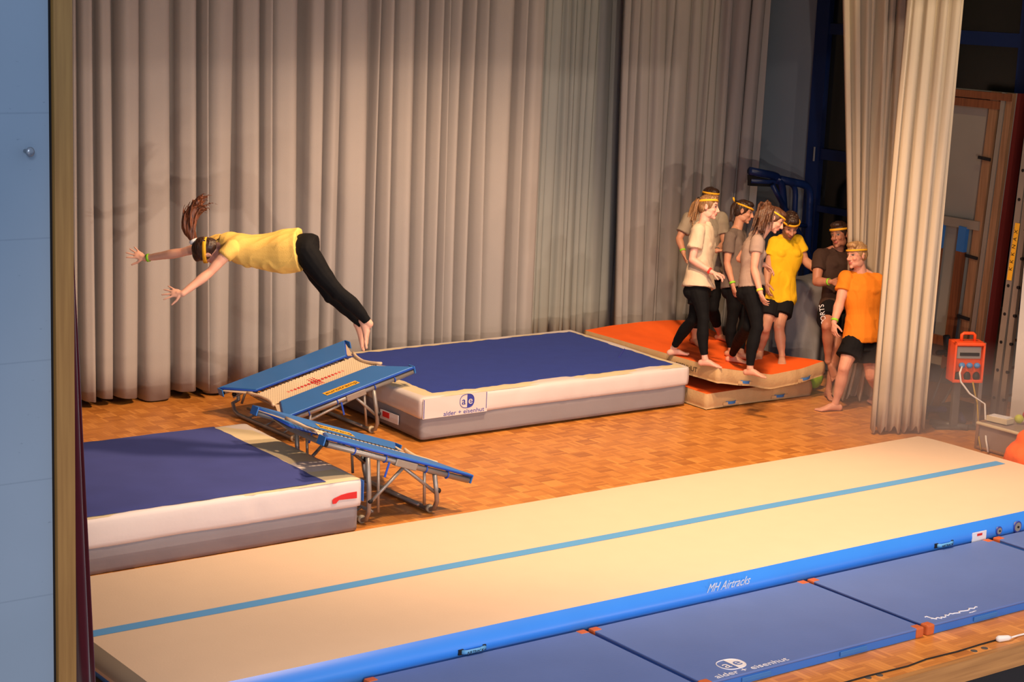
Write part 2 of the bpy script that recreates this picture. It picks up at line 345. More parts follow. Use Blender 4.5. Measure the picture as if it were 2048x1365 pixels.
# ------------------------------------------------------------------ curtains
def extra_top(b, t4, z4=4.0, zt=6.6):
    k = (zt - .05) / (z4 - .05); return (b[0] + (t4[0] - b[0]) * k, b[1] + (t4[1] - b[1]) * k)
def curtain(name, top, bot, zt, zb, seed, wmin, wmax, amp, mat, parent=None, gap=.5, thick=True, sway=.0, layers=22, wob=.02, fl=None):
    """pleated drape between a top plan path and a bottom plan path"""
    rnd = random.Random(seed)
    def along(path):
        P = [Vector((a, b)) for a, b in path]; d = [0]
        for i in range(1, len(P)): d.append(d[-1] + (P[i] - P[i - 1]).length)
        def f(u):
            s = u * d[-1]
            for i in range(1, len(P)):
                if s <= d[i] + 1e-9:
                    t = (s - d[i - 1]) / (d[i] - d[i - 1]); p = P[i - 1].lerp(P[i], t); tg = (P[i] - P[i - 1]).normalized(); return p, Vector((tg.y, -tg.x))
            return P[-1], Vector(((P[-1] - P[-2]).normalized().y, -(P[-1] - P[-2]).normalized().x))
        return f, d[-1]
    ft, Lt = along(top); fb, Lb = along(bot); Lm = max(Lt, Lb)
    pl = []; s = 0
    while s < Lm:
        ww = rnd.uniform(wmin, wmax); pl.append((s, ww, rnd.uniform(.6, 1.0), rnd.uniform(.10, .24), rnd.random() * 6)); s += ww
    prof = []
    for (s0, ww, a, g, ph) in pl:
        K = 16
        for k in range(K):
            t = k / K
            # broad lobe then a narrow recess
            body = 1 - g
            if t < body:
                x = t / body; z = (math.sin(PI * x)) ** .42 * (1 + .10 * math.sin(2.2 * PI * x + ph))
            else:
                x = (t - body) / g; z = -1.25 * math.sin(PI * x)
            prof.append(((s0 + t * ww) / s, z * a * amp, ph))
    prof.append((1.0, 0, 0))
    vs = []; fs = []; n = len(prof)
    for j in range(layers + 1):
        v = j / layers; z = zb + (zt - zb) * v
        for (u, z0, ph) in prof:
            pt, nt = ft(u); pb, nb = fb(u); p = pb.lerp(pt, v ** 1.0); nn = nb.lerp(nt, v)
            flare = 1.0 + (.22 * (1 - v) ** 3)
            off = z0 * flare + wob * math.sin(ph * 3 + v * 4.0 + u * 9)
            lat = sway * math.sin(ph + v * 3.2)
            zz = z + ((.035 * math.sin(u * 41 + ph) - .0) * (1 - v) ** 12 if j == 0 else 0)
            if fl: q_ = (1 - u) ** .8 * (1 - v) ** 14; p = p + Vector((fl[0] * q_, fl[1] * q_))
            vs.append((p.x + nn.x * off - nn.y * lat, p.y + nn.y * off + nn.x * lat, zz))
    for j in range(layers):
        for i in range(n - 1): fs.append((j * n + i, j * n + i + 1, (j + 1) * n + i + 1, (j + 1) * n + i))
    me = bpy.data.meshes.new(name); me.from_pydata(vs, [], fs); me.update()
    o = link(name, me, mat, parent)
    if thick:
        md = o.modifiers.new('t', 'SOLIDIFY'); md.thickness = .006
    return o
A = [(2.2, 15.98), (6.0, 15.95), (8.3, 15.78), (10.2, 15.7), (onp(1076, 300, 1, 15.75)[0], 15.75)]
c = curtain('stage_curtain', A, A, 6.6, .05, 5, .07, .36, .15, M['curtain'], sway=.012)
tag(c, 'long grey-beige pleated back curtain behind the jumping woman, widest of the drapes', 'curtain')
Bx0 = onp(1060, 300, 1, 16.35)[0]; Bx1 = onp(1262, 300, 1, 16.35)[0]
B = [(Bx0, 16.3), (Bx1, 16.35)]
c = curtain('stage_curtain', B, B, 6.6, .05, 8, .08, .24, .05, mk('dull_grey_curtain_cloth', (.36, .375, .36), .9, 3, .05, .2, 240), sway=.01)
tag(c, 'shadowed greenish grey curtain set back between the two lighter curtains', 'curtain')
x0 = onp(1252, 0, 1, 15.75)[0]; x1 = onp(1542, 0, 1, 15.3)[0]
xb0 = onp(1226, 640, 1, 15.75)[0]
xb1 = onp(1521, 400, 1, 15.3)[0]
c = curtain('stage_curtain', [(x0, 15.75), (x0 + .95, 15.6), (x1, 15.3)], [(xb0, 15.75), (xb0 + 1.3, 15.6), (x1 - .02, 15.35)], 6.6, .05, 21, .08, .26, .08, M['curtain'], sway=.03, wob=.03)
tag(c, 'beige curtain hanging behind the group standing on the orange mat', 'curtain')
# wing curtain on the right, two layers of one leg
rt0 = onp(1687, 0, 1, 12.75); rt1 = onp(1848, 0, 1, 12.35)
c = curtain('wing_curtain', [extra_top((13.80, 12.66), (rt0[0], 12.75)), extra_top((14.12, 12.42), (rt1[0], 12.35))], [(13.80, 12.66), (14.12, 12.42)], 6.6, .05, 33, .07, .18, .05, M['curtain_y'], sway=.03, fl=(-.20, .08))
tag(c, 'sand wing curtain part behind the man in the orange tee', 'curtain')
f0 = onp(1822, 0, 1, 11.6); f1 = onp(1926, 0, 1, 11.3)
c = curtain('wing_curtain', [(f0[0], 11.6), (f1[0], 11.28)], [(12.93, 11.55), (13.40, 11.3)], 6.6, .05, 57, .06, .14, .05, M['curtain_y'], sway=.01)
tag(c, 'sand wing curtain gathered to the floor right of the orange tee man', 'curtain')
# dark red velvet just behind the oak edge
q0 = onp(151, 300, 1, 7.5)[0]
vs = MB()
c = curtain('house_curtain', [(2.6, 7.62), (onp(128, 100, 1, 7.55)[0], 7.55)], [(2.6, 7.62), (onp(180, 1365, 1, 7.55)[0], 7.5)], 3.9, .8, 4, .05, .09, .03, M['velvet'], layers=10)
tag(c, 'dark red velvet stage curtain peeking out beside the oak trim', 'curtain')
# hook on the blue wall
hk = empty('wall_hook', onp(50, 302, 1, 7.0), 'small round metal stud on the pale blue wall', 'hook')
p = onp(50, 302, 1, 7.0)
MB().tube([(p[0], 7.0, p[2]), (p[0], 6.96, p[2])], .008, 10).build('stem', M['hook'], hk)
MB().sphere((p[0] + .003, 6.955, p[2]), (.018, .01, .02)).build('head', M['hook'], hk, True)
# ------------------------------------------------------------------ landing mats
def soft_box(x0, x1, y0, y1, z0, z1, bulge=.01, r=.03, wr=.006, seed=0, n=60, skew=None, wrfreq=5.0, open_bottom=False):
    """rounded box as a dense grid shell with wrinkles; returns MB"""
    L = [x1 - x0, y1 - y0, z1 - z0]; mb = MB()
    st = .045
    N = [max(4, int(l / st)) for l in L]; N[2] = max(6, int(L[2] / .035))
    bm = bmesh.new(); idx = {}
    def vert(i, j, k):
        key = (i, j, k)
        if key in idx: return idx[key]
        p = Vector((x0 + L[0] * i / N[0], y0 + L[1] * j / N[1], z0 + L[2] * k / N[2]))
        c = Vector((min(max(p.x, x0 + r), x1 - r), min(max(p.y, y0 + r), y1 - r), min(max(p.z, z0 + r), z1 - r)))
        d = p - c
        if d.length > 1e-6: p = c + d.normalized() * r
        idx[key] = bm.verts.new(p); return idx[key]
    def face(a, b_, c, d):
        try: bm.faces.new((a, b_, c, d))
        except ValueError: pass
    for i in range(N[0]):
        for j in range(N[1]):
            face(vert(i, j, 0), vert(i, j + 1, 0), vert(i + 1, j + 1, 0), vert(i + 1, j, 0)); face(vert(i, j, N[2]), vert(i + 1, j, N[2]), vert(i + 1, j + 1, N[2]), vert(i, j + 1, N[2]))
    for i in range(N[0]):
        for k in range(N[2]):
            face(vert(i, 0, k), vert(i + 1, 0, k), vert(i + 1, 0, k + 1), vert(i, 0, k + 1)); face(vert(i, N[1], k), vert(i, N[1], k + 1), vert(i + 1, N[1], k + 1), vert(i + 1, N[1], k))
    for j in range(N[1]):
        for k in range(N[2]):
            face(vert(0, j, k), vert(0, j, k + 1), vert(0, j + 1, k + 1), vert(0, j + 1, k)); face(vert(N[0], j, k), vert(N[0], j + 1, k), vert(N[0], j + 1, k + 1), vert(N[0], j, k + 1))
    bm.normal_update()
    for v in bm.verts:
        p = v.co.copy(); side = 1 - abs(v.normal.z)
        s = (p.x if abs(v.normal.y) > abs(v.normal.x) else p.y)
        nz = noise.noise(Vector((s * wrfreq, p.z * 1.1 + s * .8, seed * 7.3)))
        cr = max(0, abs(nz) * -1 + .10) * 10          # narrow creases
        v.co += v.normal * (bulge * side * math.sin(PI * (p.z - z0) / L[2]) + wr * (noise.noise(Vector((p.x * 2, p.y * 2, p.z * 3 + seed)))) - wr * cr * side * .8)
    if skew:
        for v in bm.verts: v.co.x += skew * (v.co.y - y0)
    me = bpy.data.meshes.new('m'); bm.to_mesh(me); bm.free(); return me
def flat_sheet(poly_fn, x0, x1, y0, y1, z, mat, name, parent, rag=.012, seed=0, skew=0, step=.05, zfn=None, th=.006):
    nx = int((x1 - x0) / step); ny = int((y1 - y0) / step); vs = []; fs = []
    for j in range(ny + 1):
        for i in range(nx + 1):
            u = i / nx; v = j / ny; x = x0 + (x1 - x0) * u; y = y0 + (y1 - y0) * v
            if i in (0, nx): x += rag * noise.noise(Vector((y * 9, seed, 1)))
            if j in (0, ny): y += rag * noise.noise(Vector((x * 9, seed, 2)))
            zz = z + (zfn(x, y) if zfn else .004 * noise.noise(Vector((x * 2.2, y * 3, seed))))
            e = min(u, 1 - u, v, 1 - v)
            if e == 0: zz -= th
            vs.append((x + skew * (y - y0), y, zz))
    for j in range(ny):
        for i in range(nx): a = j * (nx + 1) + i; fs.append((a, a + 1, a + nx + 2, a + nx + 1))
    me = bpy.data.meshes.new(name); me.from_pydata(vs, [], fs); return link(name, me, mat, parent)

# back landing mat
X0, X1, Y0, Y1, SK = 8.94, 12.12, 13.21, 15.27, .06
lm = empty('landing_mat', ((X0 + X1) / 2, (Y0 + Y1) / 2, 0), 'thick royal blue topped landing mat beside the orange mats, with blue front logo', 'landing mat')
link('mat_core', soft_box(X0 + .02, X1 - .02, Y0 + .02, Y1 - .02, .02, .24, .0, .02, .003, 2, skew=SK), M['grey'], lm)
link('mat_cover', soft_box(X0, X1, Y0, Y1, .215, .41, .004, .028, .009, 3, skew=SK, wrfreq=3.2), M['cover'], lm)
flat_sheet(None, X0 + .03, X1 - .03, Y0 + .015, Y1 - .03, .412, M['cream'], 'top_border', lm, .006, 4, SK, th=.008)
flat_sheet(None, X0 + .21, X1 - .10, Y0 + .13, Y1 - .13, .4185, M['blueVel'], 'velour_top', lm, .03, 5, SK)
yf = Y0 - .014
MB().box((X0 + .36, yf + .004, .315), (.70, .006, .182)).build('logo_panel', M['cover'], lm)
MB().box((X0 + .02, yf - .001, .315), (.005, .004, .17)).build('logo_panel_edge', M['logo'], lm)
MB().box((X0 + .70, yf - .001, .33), (.004, .004, .15)).build('logo_panel_edge', M['logo'], lm)
ae_logo((X0 + .485, yf, .345), (1, 0, 0), (0, 0, 1), .125, M['logo'], M['cover'], lm)
text('alder + eisenhut', .056, (X0 + .455, yf, .249), (1, 0, 0), (0, 0, 1), M['logo'], 'logo_lettering', lm, sx=1.22)
# label on its left end
MB().box((X0 + SK * .45 - .002, Y0 + .55, .125), (.008, .30, .085)).build('label', M['whitep'], lm)
MB().box((X0 + SK * .45 - .007, Y0 + .60, .135), (.006, .11, .05)).build('label_print', M['red'], lm)
# a little deck mark
MB().tube([on(1238, 715, .421), on(1245, 704, .421), on(1249, 699, .421)], .008, 6).build('velour_crease', M['logo'], lm)

# front-left landing mat
X0, X1, Y0, Y1, SK = 3.6, 7.10, 11.24, 13.14, .025
lm2 = empty('landing_mat', ((X0 + X1) / 2, (Y0 + Y1) / 2, 0), 'thick faded blue topped landing mat by the oak trim, red mark in front', 'landing mat')
link('mat_core', soft_box(X0 + .02, X1 - .02, Y0 + .015, Y1 - .02, 0.0, .22, .0, .02, .006, 12, skew=SK, wrfreq=4), M['grey'], lm2)
link('mat_cover', soft_box(X0, X1, Y0, Y1, .19, .41, .003, .02, .010, 13, skew=SK, wrfreq=2.6), M['cover'], lm2)
flat_sheet(None, X0 + .03, X1 - .01, Y0 + .008, Y1 - .01, .4125, M['cream'], 'top_border', lm2, .006, 14, SK, th=.01)
flat_sheet(None, X0 + .1, X1 - .29, Y0 + .035, Y1 + .0, .419, M['blueVel2'], 'velour_top', lm2, .01, 15, SK)
ms = []
for (a, b_) in ((666, 1009), (665, 1002), (669, 998), (683, 991), (697, 987), (714, 984), (714, 997), (695, 999), (678, 1001), (672, 1008)):
    p = onp(a, b_, 1, Y0 - .01); ms.append(p)
MB().prism(ms, (0, 1, 0), .006).build('red_mark', M['red'], lm2)
MB().box((X1 + .012, Y0 + .035, .31), (.006, .07, .16)).build('edge_binding', M['matside'], lm2)

# ------------------------------------------------------------------ orange mats
GX = [0, .25, .5, .75, 1]; GZ = [[.45, .39, .318, .335, .385], [.44, .38, .32, .318, .315], [.43, .40, .34, .32, .315], [.42, .44, .45, .44, .41]]
def bil(u, v):
    u = min(max(u, 0), .9999); v = min(max(v, 0), .9999)
    def sm(t): return t * t * (3 - 2 * t) * .5 + t * .5
    i = int(u * 4); j = int(v * 3); a = sm(u * 4 - i); b_ = sm(v * 3 - j)
    return (GZ[j][i] * (1 - a) + GZ[j][i + 1] * a) * (1 - b_) + (GZ[j + 1][i] * (1 - a) + GZ[j + 1][i + 1] * a) * b_
OX0, OXW, OY0, OY1 = 12.17, 1.46, 12.86, 15.1
def oz(x, y):
    v = (y - OY0) / (OY1 - OY0); u = (x - OX0 - .13 * v) / (OXW + .08 * v); return bil(u, v)
def gym_pad(name, label, zfn, thick, x0, xw, y0, y1, seed, skx=.13, grow=.08, top_in=.0):
    root = empty(name, (x0 + xw / 2, (y0 + y1) / 2, 0), label, 'crash mat')
    nx, ny, nz = 44, 50, 6; vt = []; vb = []
    def P(u, v): 
        x = x0 + skx * v + (xw + grow * v) * u; y = y0 + (y1 - y0) * v; return x, y
    bm = bmesh.new(); top = {}; 
    for i in range(nx + 1):
        for j in range(ny + 1):
            x, y = P(i / nx, j / ny); z = zfn(i / nx, j / ny) + .006 * noise.noise(Vector((x * 3, y * 3, seed)))
            top[i, j] = bm.verts.new((x, y, z))
    for i in range(nx):
        for j in range(ny): bm.faces.new((top[i, j], top[i + 1, j], top[i + 1, j + 1], top[i, j + 1]))
    me = bpy.data.meshes.new('velour_top'); bm.to_mesh(me); bm.free(); link('velour_top', me, M['orangeVel'], root)
    # side walls and bottom
    bm = bmesh.new(); ring = [(i, 0) for i in range(nx)] + [(nx, j) for j in range(ny)] + [(i, ny) for i in range(nx, 0, -1)] + [(0, j) for j in range(ny, 0, -1)]
    rows = []
    for k in range(nz + 1):
        t = k / nz; row = []
        for (i, j) in ring:
            x, y = P(i / nx, j / ny); z = zfn(i / nx, j / ny); cx, cy = P(.5, .5); n_ = Vector((-1 if i == 0 else 1 if i == nx else 0, -1 if j == 0 else 1 if j == ny else 0, 0))
            wv = noise.noise(Vector((x * 14 + y * 14, seed, t * 1.5))) * .006
            b_ = .014 * math.sin(PI * t) + wv * math.sin(PI * min(1, t * 1.2)) ; row.append(bm.verts.new((x + n_.x * b_, y + n_.y * b_, z + .001 - thick * t)))
        rows.append(row)
    m = len(ring)
    for k in range(nz):
        for i in range(m): bm.faces.new((rows[k + 1][i], rows[k + 1][(i + 1) % m], rows[k][(i + 1) % m], rows[k][i]))
    bm.faces.new(rows[-1]); me = bpy.data.meshes.new('mat_side'); bm.to_mesh(me); bm.free(); link('mat_side', me, M['beige'], root)
    def hd(u0, u1):
        a = P(u0, 0); b_ = P(u1, 0); za = zfn(u0, 0) - thick * .72; zb_ = zfn(u1, 0) - thick * .72
        for (s, e, mt, dz, hh, dd) in ((-.10, 1.12, 'beige', -.008, .030, .012), (.12, .88, 'handle', 0, .028, .024)):
            pa = Vector((a[0] + (b_[0] - a[0]) * s, y0 - .014, za + (zb_ - za) * s + dz)); pb = Vector((a[0] + (b_[0] - a[0]) * e, y0 - .014, za + (zb_ - za) * e + dz))
            mm = MB(); n = 8
            pts = []
            for k in range(n + 1):
                t = k / n; p = pa.lerp(pb, t); p.y -= dd * math.sin(PI * t) + .004; pts.append(p)
            vs = []
            for p in pts: vs += [(p.x, p.y, p.z - hh / 2), (p.x, p.y, p.z + hh / 2), (p.x, p.y + .004, p.z + hh / 2), (p.x, p.y + .004, p.z - hh / 2)]
            fs = [(0, 1, 2, 3), (4 * n + 3, 4 * n + 2, 4 * n + 1, 4 * n)]
            for k in range(n):
                for q_ in range(4): fs.append((4 * k + q_, 4 * k + 4 + q_, 4 * k + 4 + (q_ + 1) % 4, 4 * k + (q_ + 1) % 4))
            mm.add(vs, fs); mm.build('handle' if mt == 'handle' else 'handle_strap', M[mt], root)
    return root, hd, P
lo, hd, _ = gym_pad('crash_mat', 'beige sided orange crash mat lying flat on the parquet, lower of the two', lambda u, v: .163 + .004 * math.sin(u * 5), .155, 12.17, 1.44, 13.0, 15.0, 3)
hd(.16, .28); hd(.62, .75)
up, hd, PU = gym_pad('crash_mat', 'bent orange crash mat the group walks over, upper of the two', lambda u, v: bil(u, v), .15, OX0, OXW, OY0, OY1, 9)
hd(.19, .30); hd(.76, .88)
p = PU(0, .10); text('EISENHUT', .07, (p[0] - .012, p[1] + .24, bil(0, .15) - .075), (0, -1, 0), (0, 0, 1), M['cord'], 'stencil_lettering', up)

# ------------------------------------------------------------------ air track
TX0, TX1, TY0, TY1, TZ = 4.24, 12.68, 8.68, 10.74, .20
track = empty('air_track', ((TX0 + TX1) / 2, (TY0 + TY1) / 2, 0), 'long tan inflatable tumbling track with bright blue sides and a light blue centre line', 'tumbling track')
def sweep(name, prof, x0, x1, mat, n=40):
    vs = []; fs = []; m = len(prof)
    for i in range(n + 1):
        x = x0 + (x1 - x0) * i / n
        for (y, z) in prof: vs.append((x, y + .004 * math.sin(x * 2.1), z))
    for i in range(n):
        for k in range(m - 1): fs.append((i * m + k, (i + 1) * m + k, (i + 1) * m + k + 1, i * m + k + 1))
    me = bpy.data.meshes.new(name); me.from_pydata(vs, [], fs); o = link(name, me, mat, track); return o
nyp = 30
topz = lambda y: TZ - .012 * (abs((y - (TY0 + TY1) / 2) / ((TY1 - TY0) / 2))) ** 8
prof = [(TY0 + (TY1 - TY0) * k / nyp, topz(TY0 + (TY1 - TY0) * k / nyp)) for k in range(nyp + 1)]
sweep('track_surface', prof, TX0, TX1, M['tan'])
cy = 9.72
sweep('centre_line', [(cy - .05, TZ + .0015), (cy, TZ + .0018), (cy + .05, TZ + .0015)], TX0, TX1 - .12, M['lineblue'])
side = [(TY0 - .072 * math.sin(PI * t) ** .9, TZ - .012 - (TZ - .012) * t) for t in [k / 14 for k in range(15)]]
sweep('track_side', side, TX0, TX1, M['trackblue'])
sweep('track_side', [(TY1 + .07 * math.sin(PI * t), TZ - .012 - (TZ - .012) * t) for t in [k / 12 for k in range(13)]], TX0, TX1, M['trackblue'])
def endcap(name, x, sgn, t0, t1, mat):
    vs = []; fs = []; K = 8; Ny = 40
    for k in range(K + 1):
        t = t0 + (t1 - t0) * k / K
        for j in range(Ny + 1):
            y = TY0 + (TY1 - TY0) * j / Ny; zz = topz(y)
            r = .07 * math.sin(PI * t) * (1 - abs(2 * j / Ny - 1) ** 6) ; vs.append((x + sgn * r, y, zz * (1 - t)))
    for k in range(K):
        for j in range(Ny): a = k * (Ny + 1) + j; fs.append((a, a + 1, a + Ny + 2, a + Ny + 1))
    me = bpy.data.meshes.new(name); me.from_pydata(vs, [], fs); link(name, me, mat, track)
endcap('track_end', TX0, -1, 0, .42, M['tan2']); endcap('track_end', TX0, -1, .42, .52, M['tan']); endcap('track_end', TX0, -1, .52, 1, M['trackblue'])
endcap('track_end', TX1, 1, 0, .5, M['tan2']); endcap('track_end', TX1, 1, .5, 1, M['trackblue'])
sx = lambda px, py: onp(px, py, 1, TY0 - .06)
p = sx(1454, 1170); text('MH Airtracks', .098, (p[0], TY0 - .078, p[2] + .005), (1, 0, 0), (0, -.25, 1), M['whitep'], 'side_lettering', track, shear=.25, sx=.72)
def trackhandle(px, py):
    p = sx(px, py); z = p[2]
    MB().box((p[0] - .085, TY0 - .073, z), (.035, .012, .034)).build('handle_end', M['dark'], track); MB().box((p[0] + .09, TY0 - .073, z), (.02, .012, .034)).build('handle_end', M['dark'], track)
    MB().tube([(p[0] - .08, TY0 - .076, z), (p[0] - .05, TY0 - .094, z), (p[0] + .05, TY0 - .094, z), (p[0] + .09, TY0 - .076, z)], .014, 8).build('carry_handle', M['lineblue'], track, True)
    text('AIRTRACK', .026, (p[0], TY0 - .110, z), (1, 0, 0), (0, 0, 1), M['black'], 'handle_print', track)
trackhandle(942, 1299); trackhandle(1885, 1088)
p = sx(1955, 1074); MB().box((p[0], TY0 - .074, p[2]), (.16, .006, .085)).build('white_label', M['whitep'], track); MB().box((p[0] + .0, TY0 - .079, p[2] + .022), (.055, .004, .018)).build('label_print', M['red'], track)
for (px, py, r) in ((1994, 1061, .026), (2031, 1053, .036)):
    p = sx(px, py); MB().tube([(p[0], TY0 - .06, p[2]), (p[0], TY0 - .085, p[2])], r, 20).build('valve', M['panel'], track, False)
    MB().tube([(p[0] + r * 1.15 * math.cos(a), TY0 - .08, p[2] + r * 1.15 * math.sin(a)) for a in [2 * PI * k / 20 for k in range(20)]], .005, 6, closed=True).build('valve_ring', M['logo'], track, True)
    MB().tube([(p[0], TY0 - .085, p[2]), (p[0], TY0 - .092, p[2])], r * .25, 10).build('valve_pin', M['dark'], track, False)

# ------------------------------------------------------------------ blue floor mats in front
BZ = .068
spans = [(5.47, 7.10), (7.145, 9.055), (9.10, 11.02), (11.09, 13.0)]
names = ['blue gym mat mostly cut off by the bottom edge, leftmost of the row', 'blue gym mat with an oval emblem and white lettering, in front of the air track', 'blue gym mat with a thin white script line, second from the right', 'blue gym mat at the far right end, by the round track valves']
for k, ((x0, x1), lab) in enumerate(zip(spans, names)):
    y1 = 8.585; y0 = 7.50 if k else 7.5
    g = empty('gym_mat', ((x0 + x1) / 2, (y0 + y1) / 2, 0), lab, 'gym mat', 'blue gym mats laid along the stage edge')
    bm = bmesh.new(); me = bpy.data.meshes.new('mat_top')
    mb = MB().box(((x0 + x1) / 2, (y0 + y1) / 2, BZ - .008), (x1 - x0, y1 - y0, .016)); mb.build('mat_top', M['matblue'], g, bevel=.006)
    MB().box(((x0 + x1) / 2, (y0 + y1) / 2, (BZ - .016) / 2 + .001), (x1 - x0 - .004, y1 - y0 - .004, BZ - .018)).build('mat_side', M['matside'], g)
    for (cx, cyy) in ((x0, y0), (x1, y0), (x0, y1), (x1, y1)):
        sxn = 1 if cx == x0 else -1; syn = 1 if cyy == y0 else -1
        c3 = MB(); c3.box((cx + sxn * .03, cyy + syn * .028, BZ / 2 + .001), (.074, .068, BZ + .004)); c3.build('leather_corner', M['rust'], g, bevel=.012)
    for fx in ((.22, .66) if k != 2 else (.3, .78)):
        xx = x0 + (x1 - x0) * fx
        MB().box((xx, y0 - .004, BZ * .45), (.24, .008, .030)).build('handle', M['handle'], g, bevel=.003)
    if k == 1:
        p = on(1462, 1330, BZ); ae_logo((p[0], p[1], BZ + .001), (1, .0, 0), (0, 1, 0), .15, M['whitep'], M['matblue'], g)
        p = on(1478, 1341, BZ); text('alder + eisenhut', .07, (p[0] + .09, p[1] - .015, BZ + .001), (1, 0, 0), (0, 1, 0), M['whitep'], 'mat_lettering', g, sx=1.3)
    if k == 2:
        rnd = random.Random(4); px = [(1847, 1234), (1857, 1236), (1868, 1239.5), (1880, 1237.5), (1892, 1233), (1905, 1229), (1920, 1225), (1935, 1221), (1945, 1217.5), (1958, 1214)]
        P3 = [Vector(on(a_, b_, BZ)) for a_, b_ in px]; pts = []
        for q in range(len(P3) - 1):
            for t in range(4): pts.append(P3[q].lerp(P3[q + 1], t / 4) + Vector((rnd.uniform(-.006, .006), rnd.uniform(-.014, .020), .001)))
        MB().tube(pts, .0045, 5).build('script_lettering', M['whitep'], g, True)
        P3 = [Vector(on(a_, b_, BZ)) + Vector((0, rnd.uniform(-.004, .004), .001)) for a_, b_ in ((1938, 1226.5), (1941, 1226), (1944, 1225), (1948, 1224.2), (1953, 1223))]
        MB().tube(P3, .003, 5).build('script_lettering', M['whitep'], g, True)
# cable along the stage edge
pts = [on(a, b_, .006) for a, b_ in ((1600, 1388), (1650, 1376), (1692, 1365), (1738, 1352), (1816, 1333), (1853, 1319), (1914, 1304), (1963, 1289), (1995, 1280))]
tag(MB().tube(pts, .005, 8).build('cable', M['cord'], None, True), 'thin black cable running along the wooden stage edge', 'cable')
ex = empty('extension_lead', on(2005, 1278), 'white coupling and white cord at the end of the black cable', 'extension lead')
a_, b_ = on(1993, 1279, .02), on(2022, 1276, .02)
MB().tube([a_, a_ + (b_ - a_) * .15, a_ + (b_ - a_) * .8, b_], [.012, .022, .018, .009], 12).build('coupling', M['wcord'], ex, True)
MB().tube([b_, on(2035, 1272, .01), on(2060, 1266, .008), on(2090, 1262, .008)], .006, 8).build('cord', M['wcord'], ex, True)
for a, b_, w_ in ((1736, 1356.5, 'leftmost of the four'), (1759, 1351.5, 'second of the four from the left'), (1948, 1303, 'third of the four from the left'), (1969, 1297.5, 'rightmost of the four, nearest the white coupling')):
    p = on(a, b_); s = MB().tube([(p[0], p[1], -.002), (p[0], p[1], .003)], .022, 16).build('floor_socket', M['steelD']); tag(s, 'small dark round socket in the stage edge, ' + w_, 'floor socket', 'round sockets in the stage edge')
